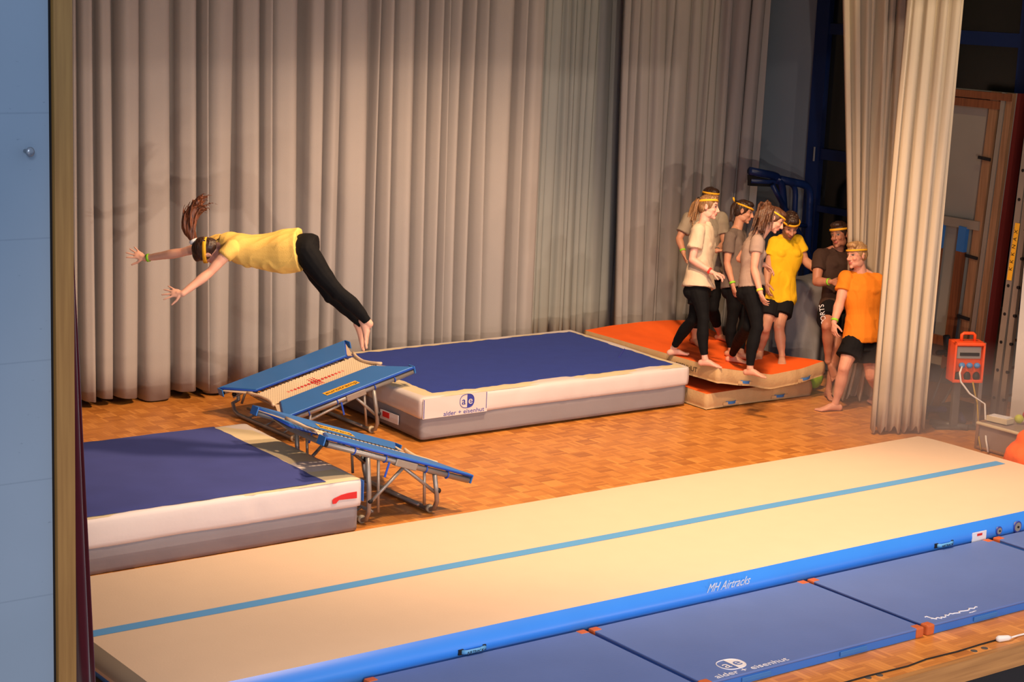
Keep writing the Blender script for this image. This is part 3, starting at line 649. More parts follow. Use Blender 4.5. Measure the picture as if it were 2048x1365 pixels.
# ------------------------------------------------------------------ mini trampolines
def trampoline(c, yaw, tilt, L, W, loops, label, yl_side, name='mini_trampoline', dip=0.0):
    cy_, sy_ = math.cos(yaw), math.sin(yaw); ct, st = math.cos(tilt), math.sin(tilt)
    a = Vector((cy_ * ct, sy_ * ct, st)); b = Vector((-sy_, cy_, 0)); n = a.cross(b).normalized(); C0 = Vector(c)
    def P(u, v, h=0): return C0 + a * u + b * v + n * h
    root = empty(name, (c[0], c[1], 0), label, 'mini trampoline')
    hl, hw = L / 2, W / 2; pw = W * .31
    # pads: trapezoid cushions along both long sides
    for s in (-1, 1):
        o_, i_ = s * hw, s * (hw - pw)
        poly = [(-hl, o_), (-hl + .03, o_ - s * .03), (-hl + .19, i_), (hl - .21, i_), (hl - .03, o_ - s * .05), (hl, o_)]
        if s > 0: poly = poly[::-1]
        mb = MB(); dp = dip if s > 0 else 0.0
        def hh(y): return -dp * (hw - abs(y)) / pw
        top = [P(x, y, .026 + hh(y)) for x, y in poly]; mb.prism(top, n, -.022)
        pd = mb.build('frame_pad', M['padblue'], root, bevel=.008, seg=3)
        e = MB()
        ring = [P(x, y, .010 + hh(y)) for x, y in poly]
        e.tube(ring, .010, 6, closed=True); e.build('pad_binding', M['padedge'], pd, True)
        # overhanging corner flaps
        for (x, sg) in ((-hl, -1), (hl, 1)):
            f = MB().box(P(x + sg * .006, o_ - s * .045, -.012), (.012, .10, .07), M=Matrix((a, b, n)).transposed()); f.build('pad_flap', M['padblue'], pd, bevel=.004)
        if s in yl_side:
            lab = MB().prism([P(x, y, .0275 + hh(y)) for x, y in ((-.17, s * (hw - .10)), (.17, s * (hw - .10)), (.17, s * (hw - .19)), (-.17, s * (hw - .19)))], n, .0012); lab.build('sticker', M['yellow'], pd)
            xx = a if s < 0 else a; yy = b
            text('eurotramp', .075, P(0, s * (hw - .145), .0295 + hh(hw - .145)), a, (b * 1.0 + n * (dp / pw) * s), M['black'], 'sticker_print', pd, sx=1.0)
        # outer steel tube with end plug, sleeve and straps
        tb = MB().tube([P(-hl + .01, s * (hw - .02), -.028), P(hl - .01, s * (hw - .02), -.028)], .024, 12); tb.build('frame_tube', M['steel'], root, True)
        MB().tube([P(-hl + .005, s * (hw - .02), -.028), P(-hl + .03, s * (hw - .02), -.028)], .0255, 12).build('tube_plug', M['dark'], root, True)
        MB().box(P(.06, s * (hw - .015), -.030), (.20, .056, .056), M=Matrix((a, b, n)).transposed()).build('sleeve', M['alu'], root, bevel=.006)
        for x in (-.42, -.13, .26, .47):
            MB().tube([P(x, s * (hw - .02) + .027 * math.cos(t), -.028 + .027 * math.sin(t)) for t in [2 * PI * k / 12 for k in range(12)]], .006, 5, closed=True).build('strap', M['padedge'], root, True)
        MB().box(P(-.10, s * (hw + .01), -.10), (.016, .006, .12), M=Matrix((a, b, n)).transposed()).build('strap_tail', M['padedge'], root)
        # springs
        sp = MB()
        for k in range(26):
            x = -hl + .2 + (L - .42) * k / 25; sp.tube([P(x, s * (hw - pw + .03), -.004), P(x, s * (hw - pw - .05), -.004)], .005, 5)
        sp.build('springs', M['steelD'], root)
    # end tubes
    for x in (-hl + .20, hl - .20):
        MB().tube([P(x, -hw + .02, -.03), P(x, -hw * .5, -.06), P(x, hw * .5, -.06), P(x, hw - .02, -.03)], .020, 10).build('cross_tube', M['steel'], root, True)
    # woven bed with webbing rim
    bw = hw - pw - .035; bx0, bx1 = -hl + .16, hl - .17
    nx, ny = 24, 10; vs = []; fs = []
    for i in range(nx + 1):
        for j in range(ny + 1):
            u = -1 + 2 * i / nx; v = -1 + 2 * j / ny
            x = bx0 + (bx1 - bx0) * i / nx + .05 * u * v * v; vs.append(P(x, v * bw, -.004 - .02 * (1 - v * v) * (1 - u * u)))
    for i in range(nx):
        for j in range(ny): q = i * (ny + 1) + j; fs.append((q, q + 1, q + ny + 2, q + ny + 1))
    T = Matrix((( a.x, b.x, n.x, C0.x), (a.y, b.y, n.y, C0.y), (a.z, b.z, n.z, C0.z), (0, 0, 0, 1)))
    Ti = T.inverted(); me = bpy.data.meshes.new('bed'); me.from_pydata([tuple(Ti @ Vector(v)) for v in vs], [], fs)
    o = bpy.data.objects.new('bed', me); COL.objects.link(o); me.materials.append(M['bed']); o.parent = root; o.matrix_parent_inverse = Matrix.Translation(root.location).inverted(); o.matrix_basis = T
    for sgn, x in ((-1, bx0), (1, bx1)):
        rim = MB(); rim.tube([P(x + sgn * (.05 * v * v), v * (hw - pw + .02), .004 + .012 * abs(v)) for v in [-1 + k / 5 for k in range(11)]], .014, 8); rim.build('bed_webbing', M['tan'], root, True)
        for s in (-1, 1):
            tri = MB(); tri.prism([P(x + sgn * .02, s * (hw - pw - .02), -.002), P(x + sgn * .15, s * (hw - .06), -.006), P(x + sgn * .12, s * (hw - .03), -.006), P(x - sgn * .01, s * (hw - pw + .03), -.002)], n, .006)
            tri.build('corner_webbing', M['tan'], root)
    # cross marking on the bed
    mk_ = MB()
    for k in range(-8, 9):
        for q in (-1, 1): mk_.box(P(k * .036, q * .012 * (1 if k % 2 else -1), -.0185), (.020, .014, .003), M=Matrix((a, b, n)).transposed())
    for k in range(-4, 5):
        for q in (-1, 0, 1): mk_.box(P(q * .026, k * .040, -.0185), (.014, .020, .003), M=Matrix((a, b, n)).transposed())
    mk_.build('bed_cross', M['red'], root)
    # legs: one U shaped loop at each end
    for (u, du, wy) in loops:
        p1 = P(u, -hw + .02, -.05); p2 = P(u, hw - .02, -.05); y1, y2 = p1.y, p2.y; x = p1.x + du; zf = .022
        path = [p1, Vector((p1.x + du * .6, y1 + .0, p1.z * .55)), Vector((x, y1 + .015, .11)), Vector((x, y1 + .05, .045)), Vector((x, y1 + .12, zf)), Vector((x, y2 - .12, zf)), Vector((x, y2 - .05, .045)), Vector((x, y2 - .015, .11)), Vector((p2.x + du * .6, y2, p2.z * .55)), p2]
        MB().tube(path, .019, 10).build('leg_loop', M['steel'], root, True)
        MB().tube([Vector((x - math.copysign(.1, u), y1 + .12, .07)), Vector((x - math.copysign(.1, u), y2 - .12, .07))], .013, 8).build('leg_rail', M['steel'], root, True)
        for t in (.25, .5, .75):
            yy = y1 + (y2 - y1) * t; MB().tube([(x, yy, .03), (x - math.copysign(.1, u), yy, .07)], .009, 6).build('leg_rung', M['steel'], root, True)
        for (pp, yy) in ((p1, y1 + .02), (p2, y2 - .02)):
            q = P(.06, 0, 0); vmid = P(.06, (-hw + .02) if pp is p1 else (hw - .02), -.055)
            MB().tube([vmid, Vector((x, yy, .17))], .014, 8).build('strut', M['steel'], root, True)
            MB().tube([P(u + math.copysign(.10, -u), (-hw + .02) if pp is p1 else (hw - .02), -.05), Vector((x - math.copysign(.10, u), yy + .02, .09))], .012, 8).build('piston', M['alu'], root, True)
            MB().sphere((x, yy - .02, .20), .022).build('leg_knob', M['dark'], root, True)
        MB().tube([(x, y1 + .1, .03), (x, y1 + .125, .03)], .032, 12).build('wheel', M['cream'], root, True)
    return root
trampoline((8.495, 14.295, .413), -.051, .259, 1.36, 1.305, [(-.50, -.0, 0), (.25, .06, 0)], 'mini trampoline tilted up to the back landing mat, red cross mark on its bed', (-1,))
trampoline((7.472, 11.846, .498), -.012, -.333, 1.39, 1.126, [(-.28, .03, 0), (.36, .04, 0)], 'mini trampoline seen nearly edge on, beside the front-left landing mat', (1,), dip=.05)

# ------------------------------------------------------------------ things at the right
# blue tubular equipment behind the group
rl = empty('tube_rack', (14.95, 14.6, 0), 'dark blue tubular steel rack by the window wall, behind the yellow tee man', 'rack')
def rq(px, py, y=14.6): return onp(px, py, 1, y)
def arc(pts, r=.035, name='tube', mat='navy', y=14.6):
    P = [V3(rq(*p, y)) if len(p) == 2 else V3(p) for p in pts]; out = [P[0]]
    for i in range(1, len(P) - 1):
        d1 = (P[i - 1] - P[i]); d2 = (P[i + 1] - P[i]); k = min(.14, d1.length * .4, d2.length * .4); A_ = P[i] + d1.normalized() * k; B_ = P[i] + d2.normalized() * k
        for t in (0, .25, .5, .75, 1): out.append(A_ * (1 - t) ** 2 + P[i] * 2 * t * (1 - t) + B_ * t * t)
    out.append(P[-1]); MB().tube(out, r, 10).build(name, M[mat], rl, True)
def fl(px, y): return (rq(px, 600, y)[0], y, .0)
arc([(1500, 342), (1562, 354), (rq(1568, 420)[0], 14.6, rq(1568, 420)[2]), (rq(1568, 600)[0], 14.6, .02)], .045)
arc([(1500, 362), (1592, 366), (rq(1592, 480)[0], 14.6, 0.03)], .032, y=14.62)
arc([(1552, 357), (1621, 372), (rq(1620, 480)[0], 14.6, .03)], .045, y=14.6)
arc([(1545, 370), (1566, 410), (1600, 470), (1632, 540)], .03, y=14.5)
arc([(1565, 447), (1612, 452)], .025)
MB().prism([rq(1500, 350), rq(1556, 362), rq(1562, 392), rq(1545, 374), rq(1500, 372)], (0, 1, 0), .04).build('gusset', M['dark'], rl)

# grey dust sheet over a box
bxo = empty('covered_equipment', (14.55, 14.2, 0), 'equipment under a grey dust sheet, between the yellow tee and brown tee people', 'covered equipment')
vs = []; fs = []; nu, nv = 96, 18
cx, cy0, hx, hy, ht = 14.62, 14.05, .42, .34, 1.0
for j in range(nv + 1):
    t = j / nv
    for i in range(nu):
        an = 2 * PI * i / nu; ex = 5
        rr = (abs(math.cos(an)) ** ex + abs(math.sin(an)) ** ex) ** (-1 / ex)
        if t < .3: k = t / .3; z = ht + .05 * math.sin(an * 2 + 1) * k - .03 * k * k * k; s = max(k, .02); f = 0
        else: k = (t - .3) / .7; z = ht * (1 - k) + .02; s = 1 + .12 * k; f = (.035 + .05 * k) * (math.sin(an * 9 + 2 * math.sin(an * 2)) + .6 * math.sin(an * 15 + 3 * k)) 
        vs.append((cx + math.cos(an) * (rr * hx * s + f), cy0 + math.sin(an) * (rr * hy * s + f), z))
for j in range(nv):
    for i in range(nu): fs.append((j * nu + i, j * nu + (i + 1) % nu, (j + 1) * nu + (i + 1) % nu, (j + 1) * nu + i))
me = bpy.data.meshes.new('sheet'); me.from_pydata(vs, [], fs); so = link('dust_sheet', me, M['cloth'], bxo); sd = so.modifiers.new('s', 'SUBSURF'); sd.levels = 1; sd.render_levels = 1
MB().box((cx, cy0, ht / 2 - .03), (hx * 1.5, hy * 1.5, ht - .08)).build('box_body', M['dark'], bxo)

# small ball / bag behind the crash mat corner
bg = empty('sports_bag', (13.86, 13.15, 0), 'small green and white bag on the floor behind the crash mat corner', 'bag')
MB().sphere((13.87, 13.2, .13), (.10, .08, .12), 16, 12).build('bag_body', M['green'], bg, True)
MB().sphere((13.83, 13.2, .24), (.07, .06, .06), 14, 10).build('bag_top', M['whitep'], bg, True)

# leaning panel against the right wall
pn = empty('leaning_panel', (14.9, 12.2, 0), 'tall wooden framed panel with blue and brown slats leaning by the wing curtain', 'panel')
XP = 14.75
def pq(px, py, x=XP): return V3(onp(px, py, 0, x))
tr, br = pq(2035, 187), pq(1962, 722)
# plane leaning: bottom further out
tl, bl = tr + Vector((0, 1.25, 0)), br + Vector((0, 1.25, 0))
bl.z = br.z = .35
def PP(u, v, h=0): # u 0 left..1 right, v 0 bottom..1 top
    p = bl.lerp(br, u).lerp(tl.lerp(tr, u), v); return p + Vector((-1, 0, 0)) * h
def bar(u0, v0, u1, v1, wd, mat, name, h=.02, th=.05):
    A_, B_ = PP(u0, v0, h), PP(u1, v1, h); d = (B_ - A_); s = d.cross(Vector((1, 0, 0))).normalized() * wd / 2
    MB().prism([A_ - s, B_ - s, B_ + s, A_ + s], (-1, 0, 0), th).build(name, M[mat], pn)
MB().prism([PP(0, 0), PP(1, 0), PP(1, 1), PP(0, 1)], (1, 0, 0), .02).build('back_board', M['panel'], pn)
bar(.975, 0, .975, 1, .075, 'pine', 'frame_rail'); bar(.92, 0, .92, 1, .05, 'alu', 'metal_rail', .03); bar(.83, 0, .83, 1, .10, 'pine', 'frame_rail'); bar(.02, 0, .02, 1, .07, 'pine', 'frame_rail'); bar(.32, .0, .32, 1, .03, 'alu', 'metal_rail', .03, .03)
bar(0, .985, 1, .985, .07, 'brown', 'frame_rail', .045)
bar(0, .955, .9, .955, .08, 'brown', 'frame_rail', .03)
bar(0, .53, .85, .53, .09, 'alu', 'cross_rail', .04)
for u in (.46, .70):
    bar(u, .0, u, .43, .095, 'brown', 'slat', .05); bar(u, .43, u, .52, .095, 'handle', 'slat_top', .05)
bar(0, .10, .85, .10, .09, 'brown', 'cross_slat', .07)
for v in (.77, .42, .2): bar(.76, v, .88, v - .004, .03, 'dark', 'bracket', .08, .02)
MB().prism([PP(1, 0), PP(1, 1), PP(1, 1) + Vector((.12, -.03, 0)), PP(1, 0) + Vector((.12, -.03, 0))], (0, -1, 0), .02).build('red_edge', mk('dark_red_paint', (.12, .012, .01), .6), pn)
# folded wooden chair-like trestle with crank at the foot of the panel
tt = empty('wooden_trestle', on(1880, 812), 'brown plywood trestle with a black crank at the foot of the leaning panel', 'trestle')
MB().prism([onp(1850, 762, 1, 11.75), onp(1903, 770, 1, 11.75), onp(1880, 830, 1, 11.75), onp(1850, 812, 1, 11.75)], (0, 1, 0), .03).build('side_board', M['brown'], tt)
MB().tube([onp(1893, 735, 1, 11.7), onp(1886, 745, 1, 11.7), onp(1850, 842, 1, 11.7)], .012, 8).build('leg', M['steelD'], tt, True)
MB().tube([onp(1911, 762, 1, 11.7), onp(1878, 820, 1, 11.7)], .012, 8).build('leg', M['steelD'], tt, True)
MB().tube([onp(1893, 672, 1, 11.7), onp(1895, 712, 1, 11.7)], .035, 10).build('crank_housing', M['dark'], tt, True)
MB().tube([onp(1895, 705, 1, 11.7), onp(1876, 706, 1, 11.6)], .026, 10).build('crank_handle', M['dark'], tt, True)
MB().tube([onp(1852, 800, 1, 11.75), onp(1852, 862, 1, 11.7)], .02, 8).build('leg', M['steelD'], tt, True)
dl = empty('equipment_trolley', on(1905, 835), 'low dark trolley with blue-grey bars behind the orange power box', 'trolley')
MB().tube([V3(on(1850, 842)) + Vector((0, 0, .12)), V3(on(1915, 846)) + Vector((0, 0, .12)), V3(on(1925, 855)) + Vector((0, 0, .05))], .035, 8).build('bar', M['navy'], dl, True)
MB().tube([V3(on(1860, 850)) + Vector((0, 0, .03)), V3(on(1935, 862)) + Vector((0, 0, .03))], .03, 8).build('bar', M['steelD'], dl, True)
MB().box((14.12, 11.50, .10), (.30, .22, .16)).build('base', M['dark'], dl, bevel=.02)

# ladder standing at the white return wall
ld = empty('folding_ladder', on(1990, 870), 'aluminium ladder with a yellow warning strip leaning at the white wall', 'ladder')
def lq(px, py, x=14.45): return V3(onp(px, py, 0, x))
pa0, pa1 = lq(2040, 440), lq(1989, 842); pb0, pb1 = lq(2054, 440), lq(2005, 848)
for (t0, t1, wd) in ((pa0, pa1, .07), (pb0, pb1, .06)):
    d = (t0 - t1).normalized(); T0 = t1 + d * 3.2; B0 = t1 - d * (t1.z / d.z) if d.z else t1; s = Vector((0, 1, 0)) * wd / 2
    MB().prism([B0 - s, T0 - s, T0 + s, B0 + s], (-1, 0, 0), .05).build('stile', M['alu'], ld)
d = (pa0 - pa1).normalized(); base = pa1 - d * (pa1.z / d.z)
for k in range(9):
    q = base + d * (.25 + k * .28); MB().tube([q + Vector((-.055, 0, 0)), q + Vector((-.03, 0, 0))], .016, 10).build('rung_end', M['dark'], ld)
    MB().tube([q + Vector((-.055, -.115, 0)), q + Vector((-.03, -.115, 0))], .016, 10).build('rung_end', M['dark'], ld)
    MB().tube([q + Vector((-.03, 0, 0)), q + Vector((.32, 0, 0))], .014, 8).build('rung', M['alu'], ld)
q0, q1 = lq(2026, 560), lq(2043, 446); dd = Vector((-.056, 0, 0)); s = Vector((0, .028, 0))
MB().prism([q0 - s + dd, q1 - s + dd, q1 + s + dd, q0 + s + dd], (-1, 0, 0), .003).build('warning_strip', M['yellow'], ld)
for k, ch in enumerate('KKKNAX'):
    q = q0.lerp(q1, .2 + .13 * k) + dd * 1.09; text(ch, .055, q, (q1 - q0), (0, 1, 0), M['black'], 'strip_print', ld)

# orange power distribution box on a stand
pb = empty('power_distribution_box', on(1940, 862), 'orange-red power distribution box with light blue sockets and a carry handle', 'power box')
YB = 11.25
def bq(px, py, y=YB): return V3(onp(px, py, 1, y))
fTL, fTR, fBL, fBR = bq(1912, 686), bq(1958, 705), bq(1906, 766), bq(1953, 785)
ux = (fTR - fTL); ang = math.atan2(-.16, .28)
X_ = Vector((math.cos(ang), math.sin(ang), 0)); Yb = Vector((-math.sin(ang), math.cos(ang), 0)); zt, zb_ = fTL.z, fBL.z
wB, dB = .30, .20; O = Vector((fTL.x, YB, 0))
def BP(u, v, z): return O + X_ * u + Yb * v + Vector((0, 0, z))
Mb = Matrix((X_, Yb, Vector((0, 0, 1)))).transposed(); hB = zt - zb_; zc = (zt + zb_) / 2
def bb(u0, u1, v0, v1, z0, z1, name, mat, parent=pb, bevel=.006): return MB().box(BP((u0 + u1) / 2, (v0 + v1) / 2, (z0 + z1) / 2), (u1 - u0, v1 - v0, z1 - z0), M=Mb).build(name, M[mat], parent, bevel=bevel)
bb(0, wB, .05, dB, zb_, zt, 'housing', 'powerbox'); bb(0, .02, 0, .06, zb_, zt, 'housing_side', 'powerbox'); bb(wB - .02, wB, 0, .06, zb_, zt, 'housing_side', 'powerbox'); bb(0, wB, 0, .06, zt - .03, zt, 'housing_top', 'powerbox'); bb(0, wB, 0, .06, zb_, zb_ + .03, 'housing_bottom', 'powerbox')
bb(.03, wB - .03, .03, .055, zt - .16, zt - .045, 'breaker_window', 'panel'); bb(.06, wB - .05, .02, .04, zt - .13, zt - .10, 'breaker_row', 'dark', bevel=0)
for k in range(3):
    MB().sphere(BP(.09 + .075 * k, .03, zt - .225), (.034, .03, .028)).build('socket_cap', M['skyplug'], pb, True)
    MB().sphere(BP(.06 + .09 * k, .03, zt - .33), (.038, .03, .045)).build('socket', M['dark'], pb, True)
MB().tube([BP(.09, .1, zt), BP(.09, .1, zt + .06), BP(.11, .1, zt + .075), BP(.20, .1, zt + .075), BP(.22, .1, zt + .06), BP(.22, .1, zt)], .016, 8).build('carry_handle', M['powerbox'], pb, True)
for v in (-.03, .03):
    pass
bb(.05, .12, .08, .14, 0.0, zb_, 'stand_post', 'steelD'); bb(-.1, .35, .06, .18, 0, .03, 'stand_foot', 'steelD'); bb(wB + .01, wB + .05, .12, .2, 0, zt - .02, 'back_frame', 'alu')
tag(MB().tube([BP(.08, .0, zt - .23), BP(.04, -.06, zt - .28), BP(.05, -.08, zt - .36), BP(.14, -.1, zt - .47), BP(.28, -.15, zt - .56), V3(on(1972, 880, .12)), V3(on(1976, 905, .02))], .009, 8).build('cable', M['wcord'], None, True), 'white power cable hanging from the orange power box', 'cable')
tag(MB().tube([BP(.2, .0, zb_ + .01), BP(.22, -.05, zb_ - .12), BP(.24, -.06, .3), V3(on(1958, 880, .1)), V3(on(1962, 900, .02))], .008, 8).build('cable', mk('ochre_cable', (.42, .26, .03), .5), None, True), 'thin ochre yellow cable hanging below the orange power box', 'cable')

# crate with fruit-like ball on top
cr = empty('storage_crate', on(1990, 905), 'translucent mauve storage crate at the right edge, beyond the air track end', 'crate')
c0 = V3(on(1952, 898)); zc_ = onp(1952, 845, 1, c0.y)[2]
cw, cdp = .62, .42
def CB(x, y, z, dx, dy, dz, nm, mt='plast', bev=.008): return MB().box((c0.x + x, c0.y + y, z), (dx, dy, dz)).build(nm, M[mt], cr, bevel=bev)
# front runs towards the viewer (facing left, x-)
CB(.21, -.30, zc_ / 2 + .005, .40, .60, zc_ - .03, 'crate_body'); 
for (yy) in (0, -.60): CB(.0, yy, zc_ / 2, .03, .03, zc_, 'crate_corner', 'pine')
CB(.0, -.30, zc_ - .01, .035, .63, .025, 'crate_rim', 'cream'); CB(.0, -.30, .02, .03, .62, .025, 'crate_rim', 'pine'); CB(.21, -.30, zc_ - .012, .42, .62, .012, 'crate_lid', 'plast'); CB(.21, 0, zc_ - .005, .42, .025, .025, 'crate_rim', 'pine')
zt_ = zc_ + .0
def onc(px, py): return on(px, py, zt_)
bp_ = onc(2037, 848)
tag(MB().sphere((bp_[0], bp_[1], zt_ + .045), .042).build('ball', M['apple'], None, True), 'yellow-green ball lying on the storage crate', 'ball')
q = onc(2050, 840); tag(MB().sphere((q[0] + .03, q[1], zt_ + .04), .045).build('ball', M['red'], None, True), 'red ball at the right edge, behind the yellow-green ball', 'ball')
q = onc(2010, 848); bk = empty('paper_box', (q[0], q[1], zt_), 'small cream paper box on the storage crate', 'box')
MB().box((q[0], q[1] + .06, zt_ + .028), (.12, .22, .05), rz=.1).build('box_body', M['cream'], bk, bevel=.004); MB().box((q[0], q[1] + .06, zt_ + .056), (.10, .18, .006), rz=.2).build('paper_sheet', M['whitep'], bk)
# orange nylon bag at the right edge
bgm = MB(); 
for k in range(9): bgm.sphere(Vector((13.05 + .04 * math.sin(k * 2), 9.70 + .05 * math.cos(k * 3), .13 + .03 * k)), (.27 - .02 * k, .27 - .018 * k, .14), 16, 10)
me = remesh(bgm, .02, 3); displace(me, lambda c: .03 * noise.noise(c * 5) + .012 * abs(noise.noise(c * 13)))
tag(link('nylon_bag', me, M['orangecloth']), 'bright orange nylon bag slumped at the right edge beyond the air track', 'bag')
# ------------------------------------------------------------------ people
def skinmat(name, c):
    m, nt, b = nodes(name); N = nt.nodes; L = nt.links
    at = N.new('ShaderNodeAttribute'); at.attribute_name = 'tint'
    tc = N.new('ShaderNodeTexCoord'); no = N.new('ShaderNodeTexNoise'); no.inputs['Scale'].default_value = 30; L.new(tc.outputs['Object'], no.inputs['Vector'])
    mx = N.new('ShaderNodeMix'); mx.data_type = 'RGBA'; mx.blend_type = 'MULTIPLY'; mx.inputs[0].default_value = 1
    r = N.new('ShaderNodeValToRGB'); r.color_ramp.elements[0].color = (.9, .86, .86, 1); r.color_ramp.elements[1].color = (1, 1, 1, 1); L.new(no.outputs['Fac'], r.inputs[0])
    L.new(at.outputs['Color'], mx.inputs[6]); L.new(r.outputs[0], mx.inputs[7]); L.new(mx.outputs[2], b.inputs['Base Color'])
    b.inputs['Roughness'].default_value = .5; b.inputs['Specular IOR Level'].default_value = .35
    b.inputs['Subsurface Weight'].default_value = .08; b.inputs['Subsurface Radius'].default_value = (.02, .008, .004)
    return m
SKIN = skinmat('skin', (1, 1, 1))
HAIRM = {}
def hairmat(name, c1, c2):
    m, nt, b = nodes(name); N = nt.nodes; L = nt.links
    tc = N.new('ShaderNodeTexCoord'); mp = N.new('ShaderNodeMapping'); mp.inputs['Scale'].default_value = (60, 60, 9); L.new(tc.outputs['Object'], mp.inputs[0])
    no = N.new('ShaderNodeTexNoise'); no.inputs['Scale'].default_value = 1.5; no.inputs['Detail'].default_value = 4; L.new(mp.outputs[0], no.inputs['Vector'])
    r = N.new('ShaderNodeValToRGB'); r.color_ramp.elements[0].position = .35; r.color_ramp.elements[1].position = .68; r.color_ramp.elements[0].color = (*c1, 1); r.color_ramp.elements[1].color = (*c2, 1)
    L.new(no.outputs['Fac'], r.inputs[0]); L.new(r.outputs[0], b.inputs['Base Color']); b.inputs['Roughness'].default_value = .45
    bp = N.new('ShaderNodeBump'); bp.inputs['Strength'].default_value = .5; bp.inputs['Distance'].default_value = .01; L.new(no.outputs['Fac'], bp.inputs['Height']); L.new(bp.outputs[0], b.inputs['Normal'])
    return m
def U(v): v = V3(v) if not isinstance(v, Vector) else v.copy(); return v.normalized()
def lerp(a, b, t): return a * (1 - t) + b * t

def limb(mb, A, B, prof, bulge=None, n=14):
    """tapered round limb from A to B; prof: (t, radius)"""
    A, B = V3(A), V3(B); pts = []; rs = []
    d = B - A; L = d.length
    for t, r in prof:
        p = A + d * t
        if bulge is not None: p += bulge * math.sin(PI * t)
        pts.append(p); rs.append(r)
    # resample smooth
    P = []; Rr = []; K = 4
    for i in range(len(pts) - 1):
        for k in range(K):
            t = k / K; s = t * t * (3 - 2 * t); P.append(pts[i].lerp(pts[i + 1], t)); Rr.append(rs[i] * (1 - s) + rs[i + 1] * s)
    P.append(pts[-1]); Rr.append(rs[-1])
    mb.tube(P, Rr, n); mb.sphere(P[0], Rr[0] * .99, 12, 8); mb.sphere(P[-1], Rr[-1] * .99, 12, 8)
def ell_loft(mb, cs, ws, ab, n=28, cap=True, sup=2.3):
    """elliptic rings: centres, width axis, (half width, half depth)"""
    m = len(cs); vs = []
    for i in range(m):
        t = (cs[min(i + 1, m - 1)] - cs[max(i - 1, 0)]).normalized(); wv = (ws[i] - t * ws[i].dot(t)).normalized(); dv = t.cross(wv).normalized()
        for k in range(n):
            an = 2 * PI * k / n; c_, s_ = math.cos(an), math.sin(an)
            vs.append(cs[i] + wv * (math.copysign(abs(c_) ** (2 / sup), c_) * ab[i][0]) + dv * (math.copysign(abs(s_) ** (2 / sup), s_) * ab[i][1]))
    fs = []
    for i in range(m - 1):
        for k in range(n): fs.append((i * n + k, i * n + (k + 1) % n, (i + 1) * n + (k + 1) % n, (i + 1) * n + k))
    fs += [tuple(range(n - 1, -1, -1)), tuple((m - 1) * n + k for k in range(n))]
    mb.add(vs, fs)
def spline(keys, t):
    for i in range(len(keys) - 1):
        if t <= keys[i + 1][0] + 1e-9:
            a, b = keys[i], keys[i + 1]; s = (t - a[0]) / (b[0] - a[0] + 1e-9); s = s * s * (3 - 2 * s)
            return tuple(a[k] * (1 - s) + b[k] * s for k in range(1, len(a)))
    return keys[-1][1:]
def hand(mb, W, d, nrm, sgn, k=1.0, curl=.35, spread=.12, thumb=.9, fr=.0078):
    """W wrist, d direction wrist to knuckles, nrm palm normal (fingers curl towards it), sgn side of the thumb"""
    d = U(d); nrm = (nrm - d * nrm.dot(d)).normalized(); s = d.cross(nrm).normalized() * sgn
    ell = Matrix((d, s, nrm)).transposed()
    mb.sphere(W + d * .048 * k, (.047 * k, .036 * k, .0145 * k), 14, 10, ell)
    mb.sphere(W + d * .066 * k, (.026 * k, .038 * k, .013 * k), 14, 10, ell)
    limb(mb, W, W + d * .04 * k, [(0, .023 * k), (1, .020 * k)], n=10)
    for i, (o, L) in enumerate(((.029, .070), (.0098, .079), (-.0098, .073), (-.0285, .057))):
        b = W + d * (.080 - .006 * abs(i - 1.2)) * k + s * o * k
        dr = (d + s * (spread * (1.5 - i) * .8)).normalized(); cu = curl * (1 + .18 * i); p = b; pts = [b]
        for j, f in enumerate((.45, .30, .25)):
            a = cu * (j + .6); dd = (dr * math.cos(a) + nrm * math.sin(a)).normalized(); p = p + dd * L * f * k; pts.append(p)
        mb.tube([pts[0] - dr * .015] + pts, [fr * 1.1 * k, fr * 1.08 * k, fr * k, fr * .95 * k, fr * .82 * k], 8); mb.sphere(pts[-1], fr * .84 * k, 8, 6)
        for q in pts[1:3]: mb.sphere(q, fr * 1.04 * k, 8, 6)
    b = W + d * .025 * k + s * .024 * k; dt = (d * (1 - thumb * .45) + s * thumb * .8 + nrm * .35).normalized(); d2 = (dt + d * .45).normalized()
    p1 = b + dt * .036 * k; p2 = p1 + d2 * .028 * k; p3 = p2 + d2 * .020 * k
    mb.tube([b - dt * .01, b + dt * .01, p1, p2, p3], [.014 * k, .0135 * k, .0105 * k, .0095 * k, .008 * k], 8); mb.sphere(p3, .0082 * k, 8, 6)
